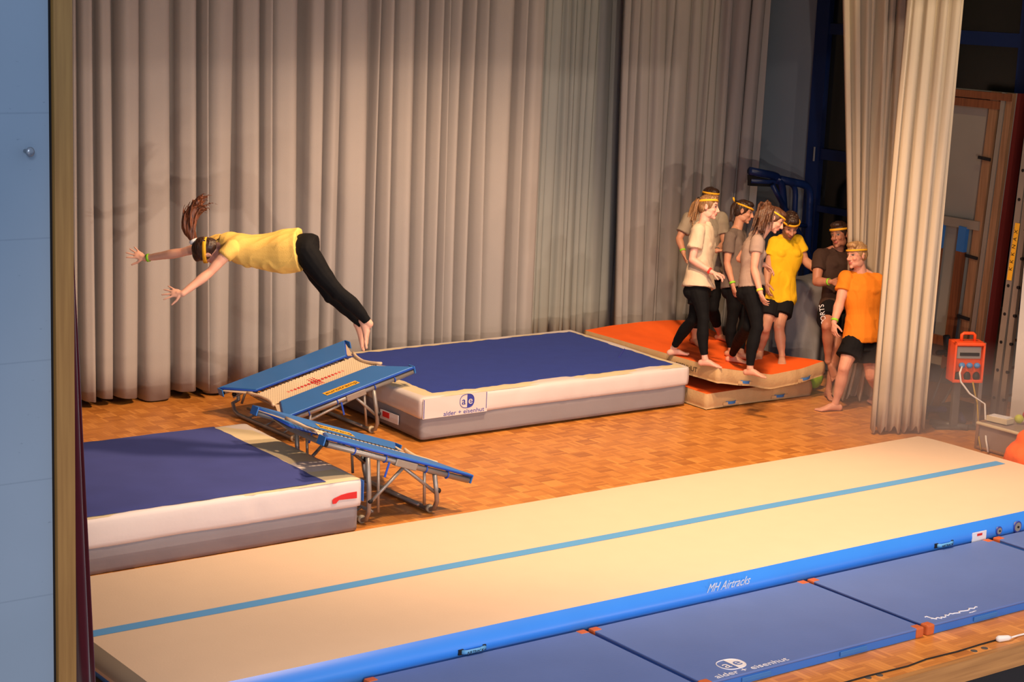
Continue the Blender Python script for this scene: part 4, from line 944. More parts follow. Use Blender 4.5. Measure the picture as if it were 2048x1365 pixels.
def foot(mb, A, f, up, k=1.0, sgn=1, toe=0.0):
    """A ankle joint centre, f forward, up; toe: bend of toes"""
    f = U(f); up = (up - f * up.dot(f)).normalized(); s = f.cross(up).normalized() * sgn
    ax = Matrix((f, s, up)).transposed()
    mb.sphere(A - f * .038 * k - up * .045 * k, (.034 * k, .028 * k, .032 * k), 12, 9, ax)
    mb.sphere(A, (.036 * k, .033 * k, .034 * k), 12, 9, ax)
    cs = [A - f * .045 * k - up * .048 * k, A - f * .005 * k - up * .035 * k, A + f * .05 * k - up * .038 * k, A + f * .10 * k - up * .054 * k, A + f * .138 * k - up * .062 * k, A + f * .152 * k - up * .064 * k]
    ell_loft(mb, cs, [s] * 6, [(.024 * k, .026 * k), (.031 * k, .036 * k), (.034 * k, .032 * k), (.041 * k, .020 * k), (.042 * k, .014 * k), (.034 * k, .011 * k)], 16)
    for i in range(5):
        o = (.031, .013, -.002, -.016, -.029)[i] * k; L = (.034, .033, .029, .024, .018)[i] * k; r = (.0125, .009, .0085, .0082, .008)[i] * k
        b = A + f * (.145 - .004 * i) * k - up * (.0645) * k + s * o; e = b + f * L - up * (.003 + toe * .02)
        mb.tube([b - f * .02, b, e], [r, r, r * .95], 8); mb.sphere(e, r * .97, 8, 6)
def head(mb, C, f, u, k=1.0, male=False):
    f = U(f); u = (u - f * u.dot(f)).normalized(); s = f.cross(u).normalized(); ax = Matrix((f, s, u)).transposed()
    def e(df, ds, du, r, **q): mb.sphere(C + (f * df + s * ds + u * du) * k, tuple(x * k for x in r), 18, 12, ax)
    e(-.010, 0, .030, (.094, .076, .088)); e(.022, 0, .025, (.068, .066, .075))
    e(.030, 0, -.030, (.056, .058, .058)); e(.044, 0, -.072, (.040, .036 + .006 * male, .034))
    e(.070, 0, -.098, (.018, .018, .014)); 
    for q in (-1, 1):
        e(.008, q * .040, -.065, (.048, .018, .036)); e(.060, q * .028, .030, (.022, .026, .010)); e(.062, q * .034, -.026, (.022, .020, .018))
        e(-.006, q * .076, -.004, (.018, .007, .030)); e(-.008, q * .082, .012, (.010, .007, .014))
    mb.tube([C + (f * .082 + u * .022) * k, C + (f * .096 - u * .006) * k, C + (f * .108 - u * .028) * k], [.008 * k, .0095 * k, .013 * k], 8); e(.106, 0, -.030, (.013, .014, .011))
    for q in (-1, 1): e(.096, q * .011, -.034, (.010, .008, .008))
    e(.084, 0, -.056, (.014, .022, .006)); e(.082, 0, -.066, (.014, .020, .0065)); e(.078, 0, -.048, (.012, .020, .012))

class Person: pass
def tint(me, C, f, u, k, base, lip, brow, beard=None, reds=()):
    n = len(me.vertices); co = np.empty(n * 3); me.vertices.foreach_get('co', co); co = co.reshape(-1, 3)
    f = np.array(U(f)); u_ = np.array(u); u_ = u_ - f * (u_ @ f); u_ /= np.linalg.norm(u_); s = np.cross(f, u_)
    q = (co - np.array(C)) / k; x, y, z = q @ f, q @ s, q @ u_
    col = np.tile(np.array(base, float), (n, 1))
    def mask(cx, cy, cz, rx, ry, rz, soft=.35):
        d = np.sqrt(((x - cx) / rx) ** 2 + ((np.abs(y) - cy) / ry) ** 2 + ((z - cz) / rz) ** 2); return np.clip((1 + soft - d) / (soft * 2), 0, 1)[:, None]
    def mixc(m, c):
        nonlocal col; col = col * (1 - m) + np.array(c, float) * m
    b = np.array(base)
    mixc(mask(.085, .040, -.028, .04, .024, .022, .8) * .35, b * [1.05, .72, .66])       # cheeks
    if beard is not None:
        mixc(mask(.05, 0, -.085, .06, .058, .040, .3) * .75, beard); mixc(mask(.085, 0, -.044, .03, .024, .008) * .7, beard); mixc(mask(.03, .055, -.05, .035, .02, .045) * .6, beard)
    mixc(mask(.088, 0, -.060, .03, .023, .011), lip)
    mixc(mask(.085, .030, .012, .03, .021, .014, .6) * .45, b * [.62, .5, .48])           # eye socket shade painted into the skin tint
    mixc(mask(.085, .030, .008, .03, .0155, .0068), (.42, .38, .36)); mixc(mask(.085, .031, .008, .03, .0075, .0065), (.03, .02, .015))
    mixc(mask(.085, .030, .0155, .03, .018, .003), (.05, .03, .025))
    mixc(mask(.085, .031, .032, .03, .024, .0055), brow)
    mixc(mask(.108, .008, -.040, .01, .006, .004) * .8, b * .4)
    for (P, r, c) in reds:
        d = np.linalg.norm(co - np.array(P), axis=1) / r; mixc(np.clip(1.3 - d, 0, 1)[:, None] * .5, c)
    at = me.color_attributes.new('tint', 'FLOAT_COLOR', 'POINT')
    at.data.foreach_set('color', np.hstack([np.clip(col, 0, 1), np.ones((n, 1))]).ravel())

def build_person(j, opt):
    """j: dict of joints (Vectors). opt: build, clothes, hair..."""
    male = opt.get('male', False); g = opt.get('girth', 1.0) * (1.10 if male else 1.0); k = opt.get('k', 1.0); bum = opt.get('bum', 1.0)
    hipL, hipR, shL, shR = j['hipL'], j['hipR'], j['shL'], j['shR']
    pel = (hipL + hipR) / 2; che = (shL + shR) / 2; hw = U(hipR - hipL); sw = U(shR - shL)
    spine = U(che - pel); neckb = che + spine * .045
    bend = j.get('bend', Vector((0, 0, 0)))
    def sp(t): return pel.lerp(che, t) + bend * math.sin(PI * min(max(t, 0), 1))
    C = j['head']; hf = j['hf']; hu = j['hu']
    body = MB()
    # torso
    if male: keys = [(-.22, .120, .085), (-.05, .168, .112), (.18, .146, .102), (.40, .136, .096), (.65, .168, .112), (.82, .180, .112), (.95, .150, .090), (1.06, .085, .065)]
    else: keys = [(-.24, .105, .085), (-.05, .168, .112), (.20, .142, .098), (.42, .118, .084), (.65, .138, .095), (.82, .150, .095), (.95, .125, .080), (1.06, .070, .058)]
    def torso(mb, grow=0.0, t0=-.24, t1=1.06, extra=None, n=14):
        cs, ws, ab = [], [], []
        for i in range(n + 1):
            t = t0 + (t1 - t0) * i / n; a, b = spline(keys, t); e = extra(t) if extra else 0
            cs.append(sp(t)); ws.append(lerp(hw, sw, min(max(t, 0), 1)).normalized()); ab.append(((a * g + grow + e) * k, (b * g + grow + e) * k))
        ell_loft(mb, cs, ws, ab)
    torso(body, 0.0, opt.get('tb', -.24))
    fwd = U(sw.cross(spine)) * (1 if opt.get('flip') is None else -1)       # chest direction
    if fwd.dot(j['front']) < 0: fwd = -fwd
    hfw = U(hw.cross(spine));
    if hfw.dot(j['front']) < 0: hfw = -hfw
    for q in (-1, 1):
        body.sphere(pel + hw * q * .072 * k - hfw * .055 * k * bum - spine * .03, (.080 * g * k * bum,) * 3, 14, 10)
        if not male: body.sphere(sp(.74) + sw * q * .065 * k + fwd * .062 * k, (.052 * k,) * 3, 14, 10)
        else: body.sphere(sp(.80) + sw * q * .075 * k + fwd * .055 * k, (.070 * k, .070 * k, .055 * k), 14, 10)
    limb(body, shL - U(shL - che) * .03, shR - U(shR - che) * .03, [(0, .045 * g * k), (.5, .055 * g * k), (1, .045 * g * k)])
    for q in (shL, shR): limb(body, neckb + spine * .035, q + spine * .012, [(0, .040 * g * k), (.5, .038 * g * k), (1, .036 * g * k)])
    limb(body, sp(.98), C - U(hu) * .045 * k - U(hf) * .020 * k, [(0, .062 * g * k), (.4, .052 * g * k), (1, .050 * g * k)])
    head(body, C, hf, hu, k * (1.11 if male else 1.0), male)
    arms = {}
    for s in 'LR':
        S, E, W = j['sh' + s], j['el' + s], j['wr' + s]; m_ = 1.14 if male else .96
        limb(body, S, E, [(0, .050 * g * m_ * k), (.3, .048 * g * m_ * k), (.65, .042 * g * m_ * k), (1, .035 * g * m_ * k)])
        limb(body, E, W, [(0, .036 * g * m_ * k), (.25, .040 * g * m_ * k), (.6, .032 * g * m_ * k), (1, .0245 * g * k)])
        h = j['hand' + s]; hand(body, W, h[0], h[1], h[2], k * (1.08 if male else .98), **h[3])
    for s in 'LR':
        Hp, K, A = j['hip' + s], j['kn' + s], j['an' + s]; th = U(K - Hp); shn = U(A - K)
        kb = U(j['front'] - shn * j['front'].dot(shn))
        limb(body, Hp + (pel - Hp) * .12, K, [(0, .088 * g * k), (.2, .088 * g * k), (.55, .072 * g * k), (.85, .056 * g * k), (1, .053 * g * k)], kb * .012)
        limb(body, K, A, [(0, .052 * g * k), (.15, .050 * g * k), (.35, .055 * g * k), (.65, .043 * g * k), (.9, .031 * g * k), (1, .031 * g * k)], -kb * .014)
        body.sphere(K + kb * .016, (.042 * g * k,) * 3, 12, 8)
        ff = j['foot' + s]; foot(body, A, ff[0], ff[1], k * (1.08 if male else .96), ff[2])
    base = opt['skin']
    me = remesh(body, opt.get('vox', .0052), 3)
    reds = [(j['kn' + s], .07, np.array(base) * [1, .72, .66]) for s in 'LR'] + [(j['el' + s], .05, np.array(base) * [1, .75, .7]) for s in 'LR'] + [(j['an' + s] + U(j['foot' + s][0]) * .17, .05, np.array(base) * [1, .7, .64]) for s in 'LR']
    tint(me, C, hf, hu, k * (1.11 if male else 1.0), base, opt.get('lip', (.42, .10, .08)), opt.get('brow', (.10, .05, .03)), opt.get('beard'), reds)
    o = link('person', me, SKIN); tag(o, opt['label'], 'person')
    # ---------------- clothes
    if 'shirt' in opt:
        st = MB(); loose = opt.get('loose', .012); t0 = opt.get('hem', -.02)
        torso(st, loose, t0, 1.06, lambda t: (opt.get('flare', .018)) * max(0, .55 - t) / .55 + opt.get('belly', 0) * math.exp(-((t - .35) / .22) ** 2))
        for q in (-1, 1):
            if not male: st.sphere(sp(.74) + sw * q * .062 * k + fwd * .068 * k, (.058 * k,) * 3, 14, 10)
            else: st.sphere(sp(.80) + sw * q * .075 * k + fwd * .060 * k, (.078 * k, .078 * k, .062 * k), 14, 10)
        limb(st, shL, shR, [(0, .055 * g * k), (.5, .066 * g * k), (1, .055 * g * k)])
        for q in (shL, shR): limb(st, neckb + spine * .012, q + spine * .012, [(0, .046 * g * k), (.5, .046 * g * k), (1, .046 * g * k)])
        st.sphere(neckb, (.075 * g * k, .075 * g * k, .045 * k), 14, 10)
        for s in 'LR':
            S, E = j['sh' + s], j['el' + s]; sl = opt.get('sleeve', .55); m_ = 1.14 if male else 1.0
            d = U(E - S); L = (E - S).length * sl; r0 = (.050 * g * m_ + .012) * k; r1 = (.046 * g * m_ + opt.get('sloose', .016)) * k
            st.tube([S - d * .01, S + d * L * .5, S + d * L * .96, S + d * L], [r0, (r0 + r1) / 2, r1, r1], 18); st.sphere(S, r0 * 1.0, 14, 10)
        me = remesh(st, .0075, 2); wa = opt.get('wr', .0105); sd = opt.get('seed', 1)
        wdir = spine
        def fn(c):
            q = c - pel; t = q.dot(wdir); r = q - wdir * t
            a = noise.noise(Vector((r.x * 9 + sd, r.y * 9, r.z * 9 + t * 3))); b = 1 - abs(noise.noise(Vector((r.x * 8 + t * 5, r.y * 8 + t * 3, r.z * 8 + t * 4 + sd)))) * 2.4
            return max(-.0015, wa * a * 1.3 + wa * .8 * max(b, 0) - wa * .3)
        displace(me, fn); link('t_shirt', me, opt['shirt'], o)
    if 'legs' in opt:
        lg = MB(); kind = opt['legs']; nm = 'leggings' if kind == 'leggings' else 'shorts'
        torso(lg, .010 if nm == 'leggings' else .007, opt.get('tb', -.24) - .025, opt.get('waist', .12 if nm == 'leggings' else -.0))
        for q in (-1, 1): lg.sphere(pel + hw * q * .072 * k - hfw * .055 * k * bum - spine * .03, ((.085 if nm == 'leggings' else .084) * bum * g * k,) * 3, 14, 10)
        for s in 'LR':
            Hp, K, A = j['hip' + s], j['kn' + s], j['an' + s]; shn = U(A - K); kb = U(j['front'] - shn * j['front'].dot(shn)); Hs = Hp + (pel - Hp) * .12
            if nm == 'leggings':
                lo_ = opt.get('leglen', .90); x = .0055
                limb(lg, Hs, K, [(0, .088 * g * k + x), (.2, .088 * g * k + x), (.55, .072 * g * k + x), (.85, .056 * g * k + x), (1, .053 * g * k + x)], kb * .012)
                prof = [(0, .052), (.15, .050), (.35, .055), (.65, .043), (.9, .031), (1, .031)]; P = []; Rr = []
                for i in range(11):
                    t = lo_ * i / 10; P.append(K.lerp(A, t) - kb * .014 * math.sin(PI * t)); Rr.append(spline([(a, b) for a, b in prof], t)[0] * g * k + x)
                lg.tube(P, Rr, 16); lg.sphere(K + kb * .016, (.042 * g * k + x,) * 3, 12, 8); lg.sphere(K, .052 * g * k + x)
            else:
                le = opt.get('leglen', .62); P = []; Rr = []
                for i in range(9):
                    t = le * i / 8; P.append(Hs.lerp(K, t) + kb * .012 * math.sin(PI * t)); Rr.append((.100 + .010 * t) * g * k)
                lg.tube(P, Rr, 18); lg.sphere(Hs, .100 * g * k)
        me = remesh(lg, .0065, 2); sd = opt.get('seed', 1)
        displace(me, (lambda c: .0018 * noise.noise(c * 22)) if nm == 'leggings' else (lambda c: .010 * noise.noise(Vector((c.x * 9, c.y * 9, c.z * 4 + sd)))))
        lo = link(nm, me, opt['legmat'], o)
    # ---------------- hair
    f = U(hf); u = (hu - f * hu.dot(f)).normalized(); s_ = f.cross(u).normalized(); ax = Matrix((f, s_, u)).transposed(); kk = k * (1.11 if male else 1.0)
    def HP(a, b, c): return C + (f * a + s_ * b + u * c) * kk
    hb = MB(); hs = opt.get('hair', 'pony'); hm = opt['hairmat']
    if hs == 'short':
        hb.sphere(HP(-.012, 0, .046), tuple(x * kk for x in (.098, .081, .084)), 20, 14, ax); hb.sphere(HP(-.040, 0, .012), tuple(x * kk for x in (.068, .079, .075)), 20, 14, ax)
        hb.sphere(HP(.045, 0, .098), tuple(x * kk for x in (.052, .060, .030)), 16, 10, ax)
        for q in (-1, 1): hb.sphere(HP(.004, q * .066, .035), tuple(x * kk for x in (.036, .014, .048)), 14, 10, ax)
        top = opt.get('hairtop', .012)
        rnd = random.Random(opt.get('seed', 1))
        for i in range(46):
            a = rnd.uniform(-1, .85); b = rnd.uniform(-.8, .8); p = HP(a * .085, b * .062, .050 + .075 * math.sqrt(max(0, 1 - (a * .8) ** 2 - (b * .8) ** 2)))
            hb.sphere(p, (.016 * kk, .012 * kk, top * kk), 8, 6, ax)
    else:
        hb.sphere(HP(-.016, 0, .036), tuple(x * kk for x in (.098, .083, .092)), 20, 14, ax); hb.sphere(HP(-.044, 0, .0), tuple(x * kk for x in (.062, .076, .078)), 20, 14, ax)
        for q in (-1, 1): hb.sphere(HP(.000, q * .060, .040), tuple(x * kk for x in (.050, .022, .052)), 14, 10, ax)
        hb.sphere(HP(.030, 0, .088), tuple(x * kk for x in (.060, .060, .036)), 16, 10, ax)
    me = remesh(hb, .006, 2)
    displace(me, lambda c: .0035 * noise.noise(Vector((c.x * 60, c.y * 60, c.z * 18))))
    ho = link('hair', me, hm, o)
    if 'tail' in opt:
        T = opt['tail']; rnd = random.Random(7 + opt.get('seed', 1)); tb = MB(); rt = opt.get('tailr', .03)
        n = len(T); strands = opt.get('strands', 26)
        def tp(t):
            x = t * (n - 1); i = min(int(x), n - 2); q = x - i
            p0, p1, p2, p3 = T[max(i - 1, 0)], T[i], T[i + 1], T[min(i + 2, n - 1)]
            return (p1 * 2 + (p2 - p0) * q + (p0 * 2 - p1 * 5 + p2 * 4 - p3) * q * q + (p1 * 3 - p0 - p2 * 3 + p3) * q ** 3) * .5
        ends = opt.get('fray', .6)
        for i in range(strands):
            o1 = Vector((rnd.gauss(0, 1), rnd.gauss(0, 1), rnd.gauss(0, 1))) * rt * .45; o2 = o1 + Vector((rnd.gauss(0, 1), rnd.gauss(0, 1), rnd.gauss(0, 1))) * rt * ends; te = rnd.uniform(.72, 1.0)
            P = []; Rr = []
            for q in range(9):
                t = q / 8 * te; sp_ = math.sin(min(1, t * 3) * PI / 2); P.append(tp(t) + (o1 * (1 - t) + o2 * t) * sp_); Rr.append((opt.get('strr', .011)) * (1 - .75 * (q / 8) ** 2))
            tb.tube(P, Rr, 6)
        tb.tube([tp(q / 8 * .85) for q in range(9)], [rt * (.55 + .5 * math.sin(min(1, q / 8 * 2.2) * PI / 2) - .75 * (q / 8) ** 3) for q in range(9)], 10)
        me = remesh(tb, .0055, 4, .5); link('ponytail', me, opt.get('tailmat', hm), o)
        p = opt.get('tie', T[0]); dr = U(T[1] - T[0]); tmb = MB(); a = dr.orthogonal().normalized(); b = dr.cross(a); rr = opt.get('tierad', .022)
        tmb.tube([p + (a * math.cos(t) + b * math.sin(t)) * rr for t in [2 * PI * q / 12 for q in range(12)]], opt.get('tieth', .008), 8, closed=True); tmb.build('hair_tie', opt.get('tiemat', M['dark']), o, True)
    # headband
    if 'band' in opt:
        bd = opt['band']; tilt = bd.get('tilt', .1); h = bd.get('h', .062); wd = bd.get('w', .011); vs = []; fs = []; n = 40
        for i in range(n):
            t = 2 * PI * i / n; c_, s2 = math.cos(t), math.sin(t); zc = h + tilt * c_ * .09
            for (dr, dz) in ((-.004, -wd), (.0045, -wd), (.0045, wd), (-.004, wd)):
                # follow the skull
                sh = math.sqrt(max(.15, 1 - ((zc + dz * .6 - .03) / .105) ** 2)); vs.append(HP(-.006 + (.101 * sh + dr) * c_, (.0845 * sh + dr) * s2, zc + dz))
        for i in range(n):
            for q in range(4): fs.append((i * 4 + q, ((i + 1) % n) * 4 + q, ((i + 1) % n) * 4 + (q + 1) % 4, i * 4 + (q + 1) % 4))
        bm_ = MB().add(vs, fs); bo = bm_.build('headband', opt.get('bandmat', BAND), o, True)
        if bd.get('knot'):
            kn = MB(); p = HP(-.108, 0, h - tilt * .09); kn.sphere(p, (.013,) * 3); 
            for q in (-1, 1): kn.tube([p, p - f * .02 + s_ * q * .03 + u * (.028 * q), p - f * .03 + s_ * q * .04 + u * .05 * q], [.006, .011, .009], 8)
            kn.build('headband_knot', BAND, bo, True)
    for (w_, e_, mt, nm) in opt.get('wrist', []):
        d = U(e_ - w_); p = w_ + d * .028; a = d.orthogonal().normalized(); b = d.cross(a); r = .030 * k * (1.12 if male else 1.0)
        vs = []; fs = []; n = 20
        for i in range(n):
            t = 2 * PI * i / n
            for (dr, dz) in ((-.002, -.010), (.002, -.010), (.002, .010), (-.002, .010)): vs.append(p + (a * math.cos(t) + b * math.sin(t)) * (r + dr) + d * dz)
        for i in range(n):
            for q in range(4): fs.append((i * 4 + q, ((i + 1) % n) * 4 + q, ((i + 1) % n) * 4 + (q + 1) % 4, i * 4 + (q + 1) % 4))
        MB().add(vs, fs).build(nm, mt, o, True)
    return o, dict(sp=sp, fwd=fwd, sw=sw, spine=spine, pel=pel, che=che, HP=HP, k=kk)

BAND = mk('amber_yellow_band', (.88, .44, .02), .7); WG = mk('lime_wristband', (.30, .72, .04), .5); WR = mk('red_wristband', (.85, .04, .03), .5); WY = mk('yellow_wristband', (.72, .72, .06), .5)
S_FAIR = (.72, .40, .29); S_MID = (.60, .30, .19); S_TAN = (.46, .20, .12)
HB = hairmat('dark_brown_hair', (.018, .008, .005), (.06, .025, .014)); HBL = hairmat('dark_blonde_hair', (.12, .055, .022), (.36, .19, .08)); HM = hairmat('mid_brown_hair', (.05, .018, .008), (.13, .05, .022)); HAU = hairmat('auburn_hair', (.06, .018, .008), (.26, .08, .03)); HSB = hairmat('short_blonde_hair', (.28, .15, .06), (.52, .31, .14))
BLK = mk('black_leggings', (.0045, .0045, .0055), .8, 8, .2, .1, 90, spec=.15); BLKS = mk('black_shorts_cloth', (.008, .0075, .009), .85, 8, .2, spec=.15)
UPV = Vector((0, 0, 1)); CR = V3(R_); CF = V3(F_); CU = V3(U_)
def scr(x, y, z): """direction given as image right, image up, away from the viewer"""; return (CR * x + CU * y + CF * z).normalized()
def J(x, y, dep): return V3(Jd(x, y, dep))
H0 = dict(curl=.35)

# ---- the jumping woman
D = 14.05
j = dict(shL=J(463, 497, D - .02), elL=J(419, 546, D - .10), wrL=J(365, 588, D - .22), shR=J(441, 484, D + .30), elR=J(365, 505, D + .42), wrR=J(290, 517, D + .50),
    hipL=J(612, 504, D - .02), hipR=J(607, 494, D + .20), knL=J(676, 586, D + .02), knR=J(662, 592, D + .22), anL=J(738, 648, D + .12), anR=J(728, 655, D + .28),
    head=J(417, 502, D + .12), hf=scr(-.02, -.84, .52), hu=scr(-.99, -.06, .02), front=scr(-.1, -1, -.1),
    footL=(scr(.27, -.95, .0), scr(.95, .27, -.1), 1), footR=(scr(.30, -.93, .1), scr(.93, .3, -.1), -1), bend=scr(0, -1, 0) * .035,
    handL=(scr(-.96, .10, .0), scr(-.05, -.35, .93), 1, dict(curl=.06, spread=.42, thumb=1.25)), handR=(scr(-.90, .42, .0), scr(-.1, -.3, .95), 1, dict(curl=.08, spread=.36, thumb=1.2)))
YT = mk('pale_yellow_cotton', (.80, .52, .13), .85, 8, .06, .2, 120)
tl = [J(390, 484, D + .12), J(381, 465, D + .12), J(381, 440, D + .12), J(388, 417, D + .12), J(402, 404, D + .10), J(421, 409, D + .08)]
build_person(j, dict(label='person in a yellow tee and black leggings diving headlong through the air, ponytail flying', skin=S_FAIR, tb=-.12, bum=.75, waist=.25, shirt=YT, loose=.018, flare=.034, belly=.030, hem=.06, legs='leggings', legmat=BLK, leglen=.93, hairmat=HB, tail=tl, tailmat=HAU, tailr=.046, strr=.011, fray=.9, strands=44, tie=J(388, 483, D + .12), tierad=.022, tieth=.018, tiemat=M['whitep'], band=dict(tilt=.0, h=.022, w=.014), sleeve=.34, sloose=.014, wr=.013, seed=3, wrist=[(j['wrR'], j['elR'], WG, 'wristband')], vox=.0048, girth=1.0))

def fz(x, y): return oz(x, y)
def onmat(px, py, extra=.075):
    p = on(px, py, .40)
    for _ in range(8): p = on(px, py, oz(p[0], p[1]) + extra)
    return V3(p)
def onfl(px, py, z=.08): return V3(on(px, py, z))
FR = scr(1, 0, -.05); 
def ground(v): v = V3(v); v.z = 0; return v.normalized()

# ---- blonde woman, cream tee (front left of the group)
aR = onmat(1410, 718); D = depth(aR); aL = onmat(1347, 697); print('blonde', D, depth(aL), aR, aL)
D0 = D + .02
j = dict(shR=J(1397, 461, D0 - .06), elR=J(1384, 520, D0 - .10), wrR=J(1424, 545, D0 - .16), shL=J(1415, 458, D0 + .26), elL=J(1408, 515, D0 + .34), wrL=J(1424, 548, D0 + .16),
    hipR=J(1394, 578, D0 - .02), hipL=J(1400, 578, D0 + .17), knR=J(1407, 640, D0 - .04), anR=aR, knL=J(1386, 640, D0 + .16), anL=aL,
    head=J(1417, 415, D0 + .10), hf=scr(.93, -.14, -.32), hu=scr(.12, .98, .0), front=scr(1, 0, -.15),
    footR=(ground(scr(1, 0, -.35)), UPV, 1), footL=(ground(scr(1, 0, .25)), UPV, -1),
    handR=(scr(.85, -.35, -.1), scr(-.3, -.8, .3), -1, dict(curl=.45)), handL=(scr(.8, .0, 0), scr(0, -1, 0), 1, dict(curl=.5)))
CT = mk('cream_cotton', (.60, .47, .34), .9, 8, .05, .2, 120)
tl = [J(1400, 398, D0 + .10), J(1392, 410, D0 + .12), J(1387, 430, D0 + .12), J(1383, 450, D0 + .10)]
build_person(j, dict(label='person with blonde ponytail in a cream tee and black leggings, stepping on the orange mat', skin=(.76, .42, .33), shirt=CT, loose=.026, flare=.030, hem=.02, legs='leggings', legmat=BLK, leglen=.90, hairmat=HBL, tail=tl, tailmat=HBL, tailr=.036, strr=.013, tie=tl[0], band=dict(tilt=.18, h=.062, w=.011), sleeve=.62, sloose=.030, seed=5, wrist=[(j['wrR'], j['elR'], WR, 'wristband')]))

# ---- person behind her, grey beige tee
aR = onmat(1389, 676); D0 = depth(aR) - .05; aL = onmat(1440, 668)
print('p2', D0, aR, aL)
j = dict(shR=J(1377, 438, D0 - .02), elR=J(1358, 478, D0 - .06), wrR=J(1367, 506, D0 - .14), shL=J(1443, 436, D0 + .08), elL=J(1449, 488, D0 - .02), wrL=J(1433, 502, D0 - .34),
    hipR=J(1398, 560, D0 + .02), hipL=J(1426, 560, D0 + .10), knR=J(1396, 618, D0 - .05), anR=aR, knL=J(1426, 616, D0 + .05), anL=aL,
    head=J(1421, 398, D0 + .02), hf=scr(.60, -.28, -.70), hu=scr(.05, .97, -.1), front=scr(.35, 0, -.9),
    footR=(ground(scr(.4, 0, -.9)), UPV, 1), footL=(ground(scr(.7, 0, -.7)), UPV, -1),
    handR=(scr(.25, -.95, 0), scr(.6, .1, -.2), 1, dict(curl=.4)), handL=(scr(.96, .08, -.15), scr(.1, -.9, .2), 1, dict(curl=.75)))
GT = mk('grey_beige_cotton', (.34, .28, .215), .9, 8, .06, .2, 120)
tl = [J(1408, 398, D0 + .08), J(1403, 408, D0 + .10), J(1401, 425, D0 + .10), J(1401, 440, D0 + .1)]
build_person(j, dict(label='person in a grey-beige tee half hidden behind the blonde, lime band on the wrist', skin=S_MID, shirt=GT, loose=.020, flare=.02, hem=.0, legs='leggings', legmat=BLK, leglen=.66, hairmat=HB, tail=tl, tailr=.022, tie=tl[0], band=dict(tilt=.10, h=.064, w=.010), sleeve=.68, sloose=.020, seed=6, girth=1.06, wrist=[(j['wrR'], j['elR'], WG, 'wristband'), (j['wrL'], j['elL'], M['steelD'], 'wristwatch')]))

# ---- dark taupe tee woman
aR = onmat(1462, 700); D0 = depth(aR); aL = onmat(1482, 706); print('p3', D0, aR, aL)
j = dict(shR=J(1460, 474, D0 - .12), elR=J(1454, 527, D0 - .12), wrR=J(1466, 571, D0 - .18), shL=J(1482, 470, D0 + .20), elL=J(1492, 528, D0 + .28), wrL=J(1500, 560, D0 + .16),
    hipR=J(1468, 577, D0 - .06), hipL=J(1474, 577, D0 + .13), knR=J(1464, 640, D0 - .04), anR=aR, knL=J(1490, 640, D0 + .08), anL=aL,
    head=J(1487, 424, D0 + .04), hf=scr(.90, -.26, -.22), hu=scr(.26, .95, 0), front=scr(1, 0, -.2),
    footR=(ground(scr(1, 0, -.3)), UPV, 1), footL=(ground(scr(1, 0, 0)), UPV, -1),
    handR=(scr(.2, -.95, 0), scr(.6, .1, .3), -1, dict(curl=.4)), handL=(scr(.4, -.8, 0), scr(.7, .1, 0), 1, dict(curl=.4)), bend=scr(-1, 0, 0) * .02)
DT = mk('dark_taupe_cotton', (.17, .125, .105), .9, 6, .12, .2, 120)
tl = [J(1474, 403, D0 + .05), J(1468, 414, D0 + .05), J(1466, 432, D0 + .05), J(1466, 448, D0 + .04)]
build_person(j, dict(label='person in a dark taupe tee with a brown ponytail, knotted headband behind the ear', skin=S_MID, shirt=DT, loose=.018, flare=.02, hem=.02, legs='leggings', legmat=BLK, leglen=.92, hairmat=HB, tail=tl, tailr=.028, tie=tl[0], band=dict(tilt=-.12, h=.055, w=.009, knot=True), sleeve=.60, seed=8, wrist=[(j['wrR'], j['elR'], WG, 'wristband')]))

# ---- taupe tee woman with the long ponytail (front right of the women)
aR = onmat(1500, 737); D0 = depth(aR); aL = onmat(1464, 711); print('p4', D0, depth(aL), aR, aL)
j = dict(shR=J(1515, 483, D0 - .08), elR=J(1508, 537, D0 - .12), wrR=J(1521, 586, D0 - .18), shL=J(1510, 478, D0 + .22), elL=J(1479, 518, D0 + .34), wrL=J(1529, 530, D0 + .32),
    hipR=J(1501, 583, D0 - .02), hipL=J(1508, 583, D0 + .17), knR=J(1514, 656, D0 - .04), anR=aR, knL=J(1497, 654, D0 + .12), anL=aL,
    head=J(1548, 440, D0 + .08), hf=scr(.80, -.52, -.16), hu=scr(.50, .86, 0), front=scr(1, -.1, -.15),
    footR=(ground(scr(1, 0, -.5)), UPV, 1), footL=(ground(scr(1, 0, -.35)), UPV, -1),
    handR=(scr(.35, -.9, 0), scr(.6, .2, .3), -1, dict(curl=.35)), handL=(scr(.8, -.5, 0), scr(-.4, -.8, 0), 1, dict(curl=.4)), bend=scr(-1, 0, 0) * .03)
TT = mk('taupe_cotton', (.36, .255, .205), .9, 8, .06, .2, 120)
tl = [J(1541, 415, D0 + .06), J(1533, 420, D0 + .04), J(1527, 438, D0 + .00), J(1523, 456, D0 - .04), J(1517, 474, D0 - .06)]
build_person(j, dict(label='person in a taupe tee with a long dark ponytail, leaning forward on the orange mat', skin=(.70, .36, .25), shirt=TT, loose=.010, flare=.012, hem=.10, legs='leggings', legmat=BLK, leglen=.93, hairmat=HM, tail=tl, tailmat=HM, tailr=.066, strr=.016, fray=.55, strands=46, tie=tl[0], tierad=.02, band=dict(tilt=.0, h=.055, w=.008), sleeve=.42, seed=9, girth=1.04, wrist=[(j['wrR'], j['elR'], WY, 'wristband')]))

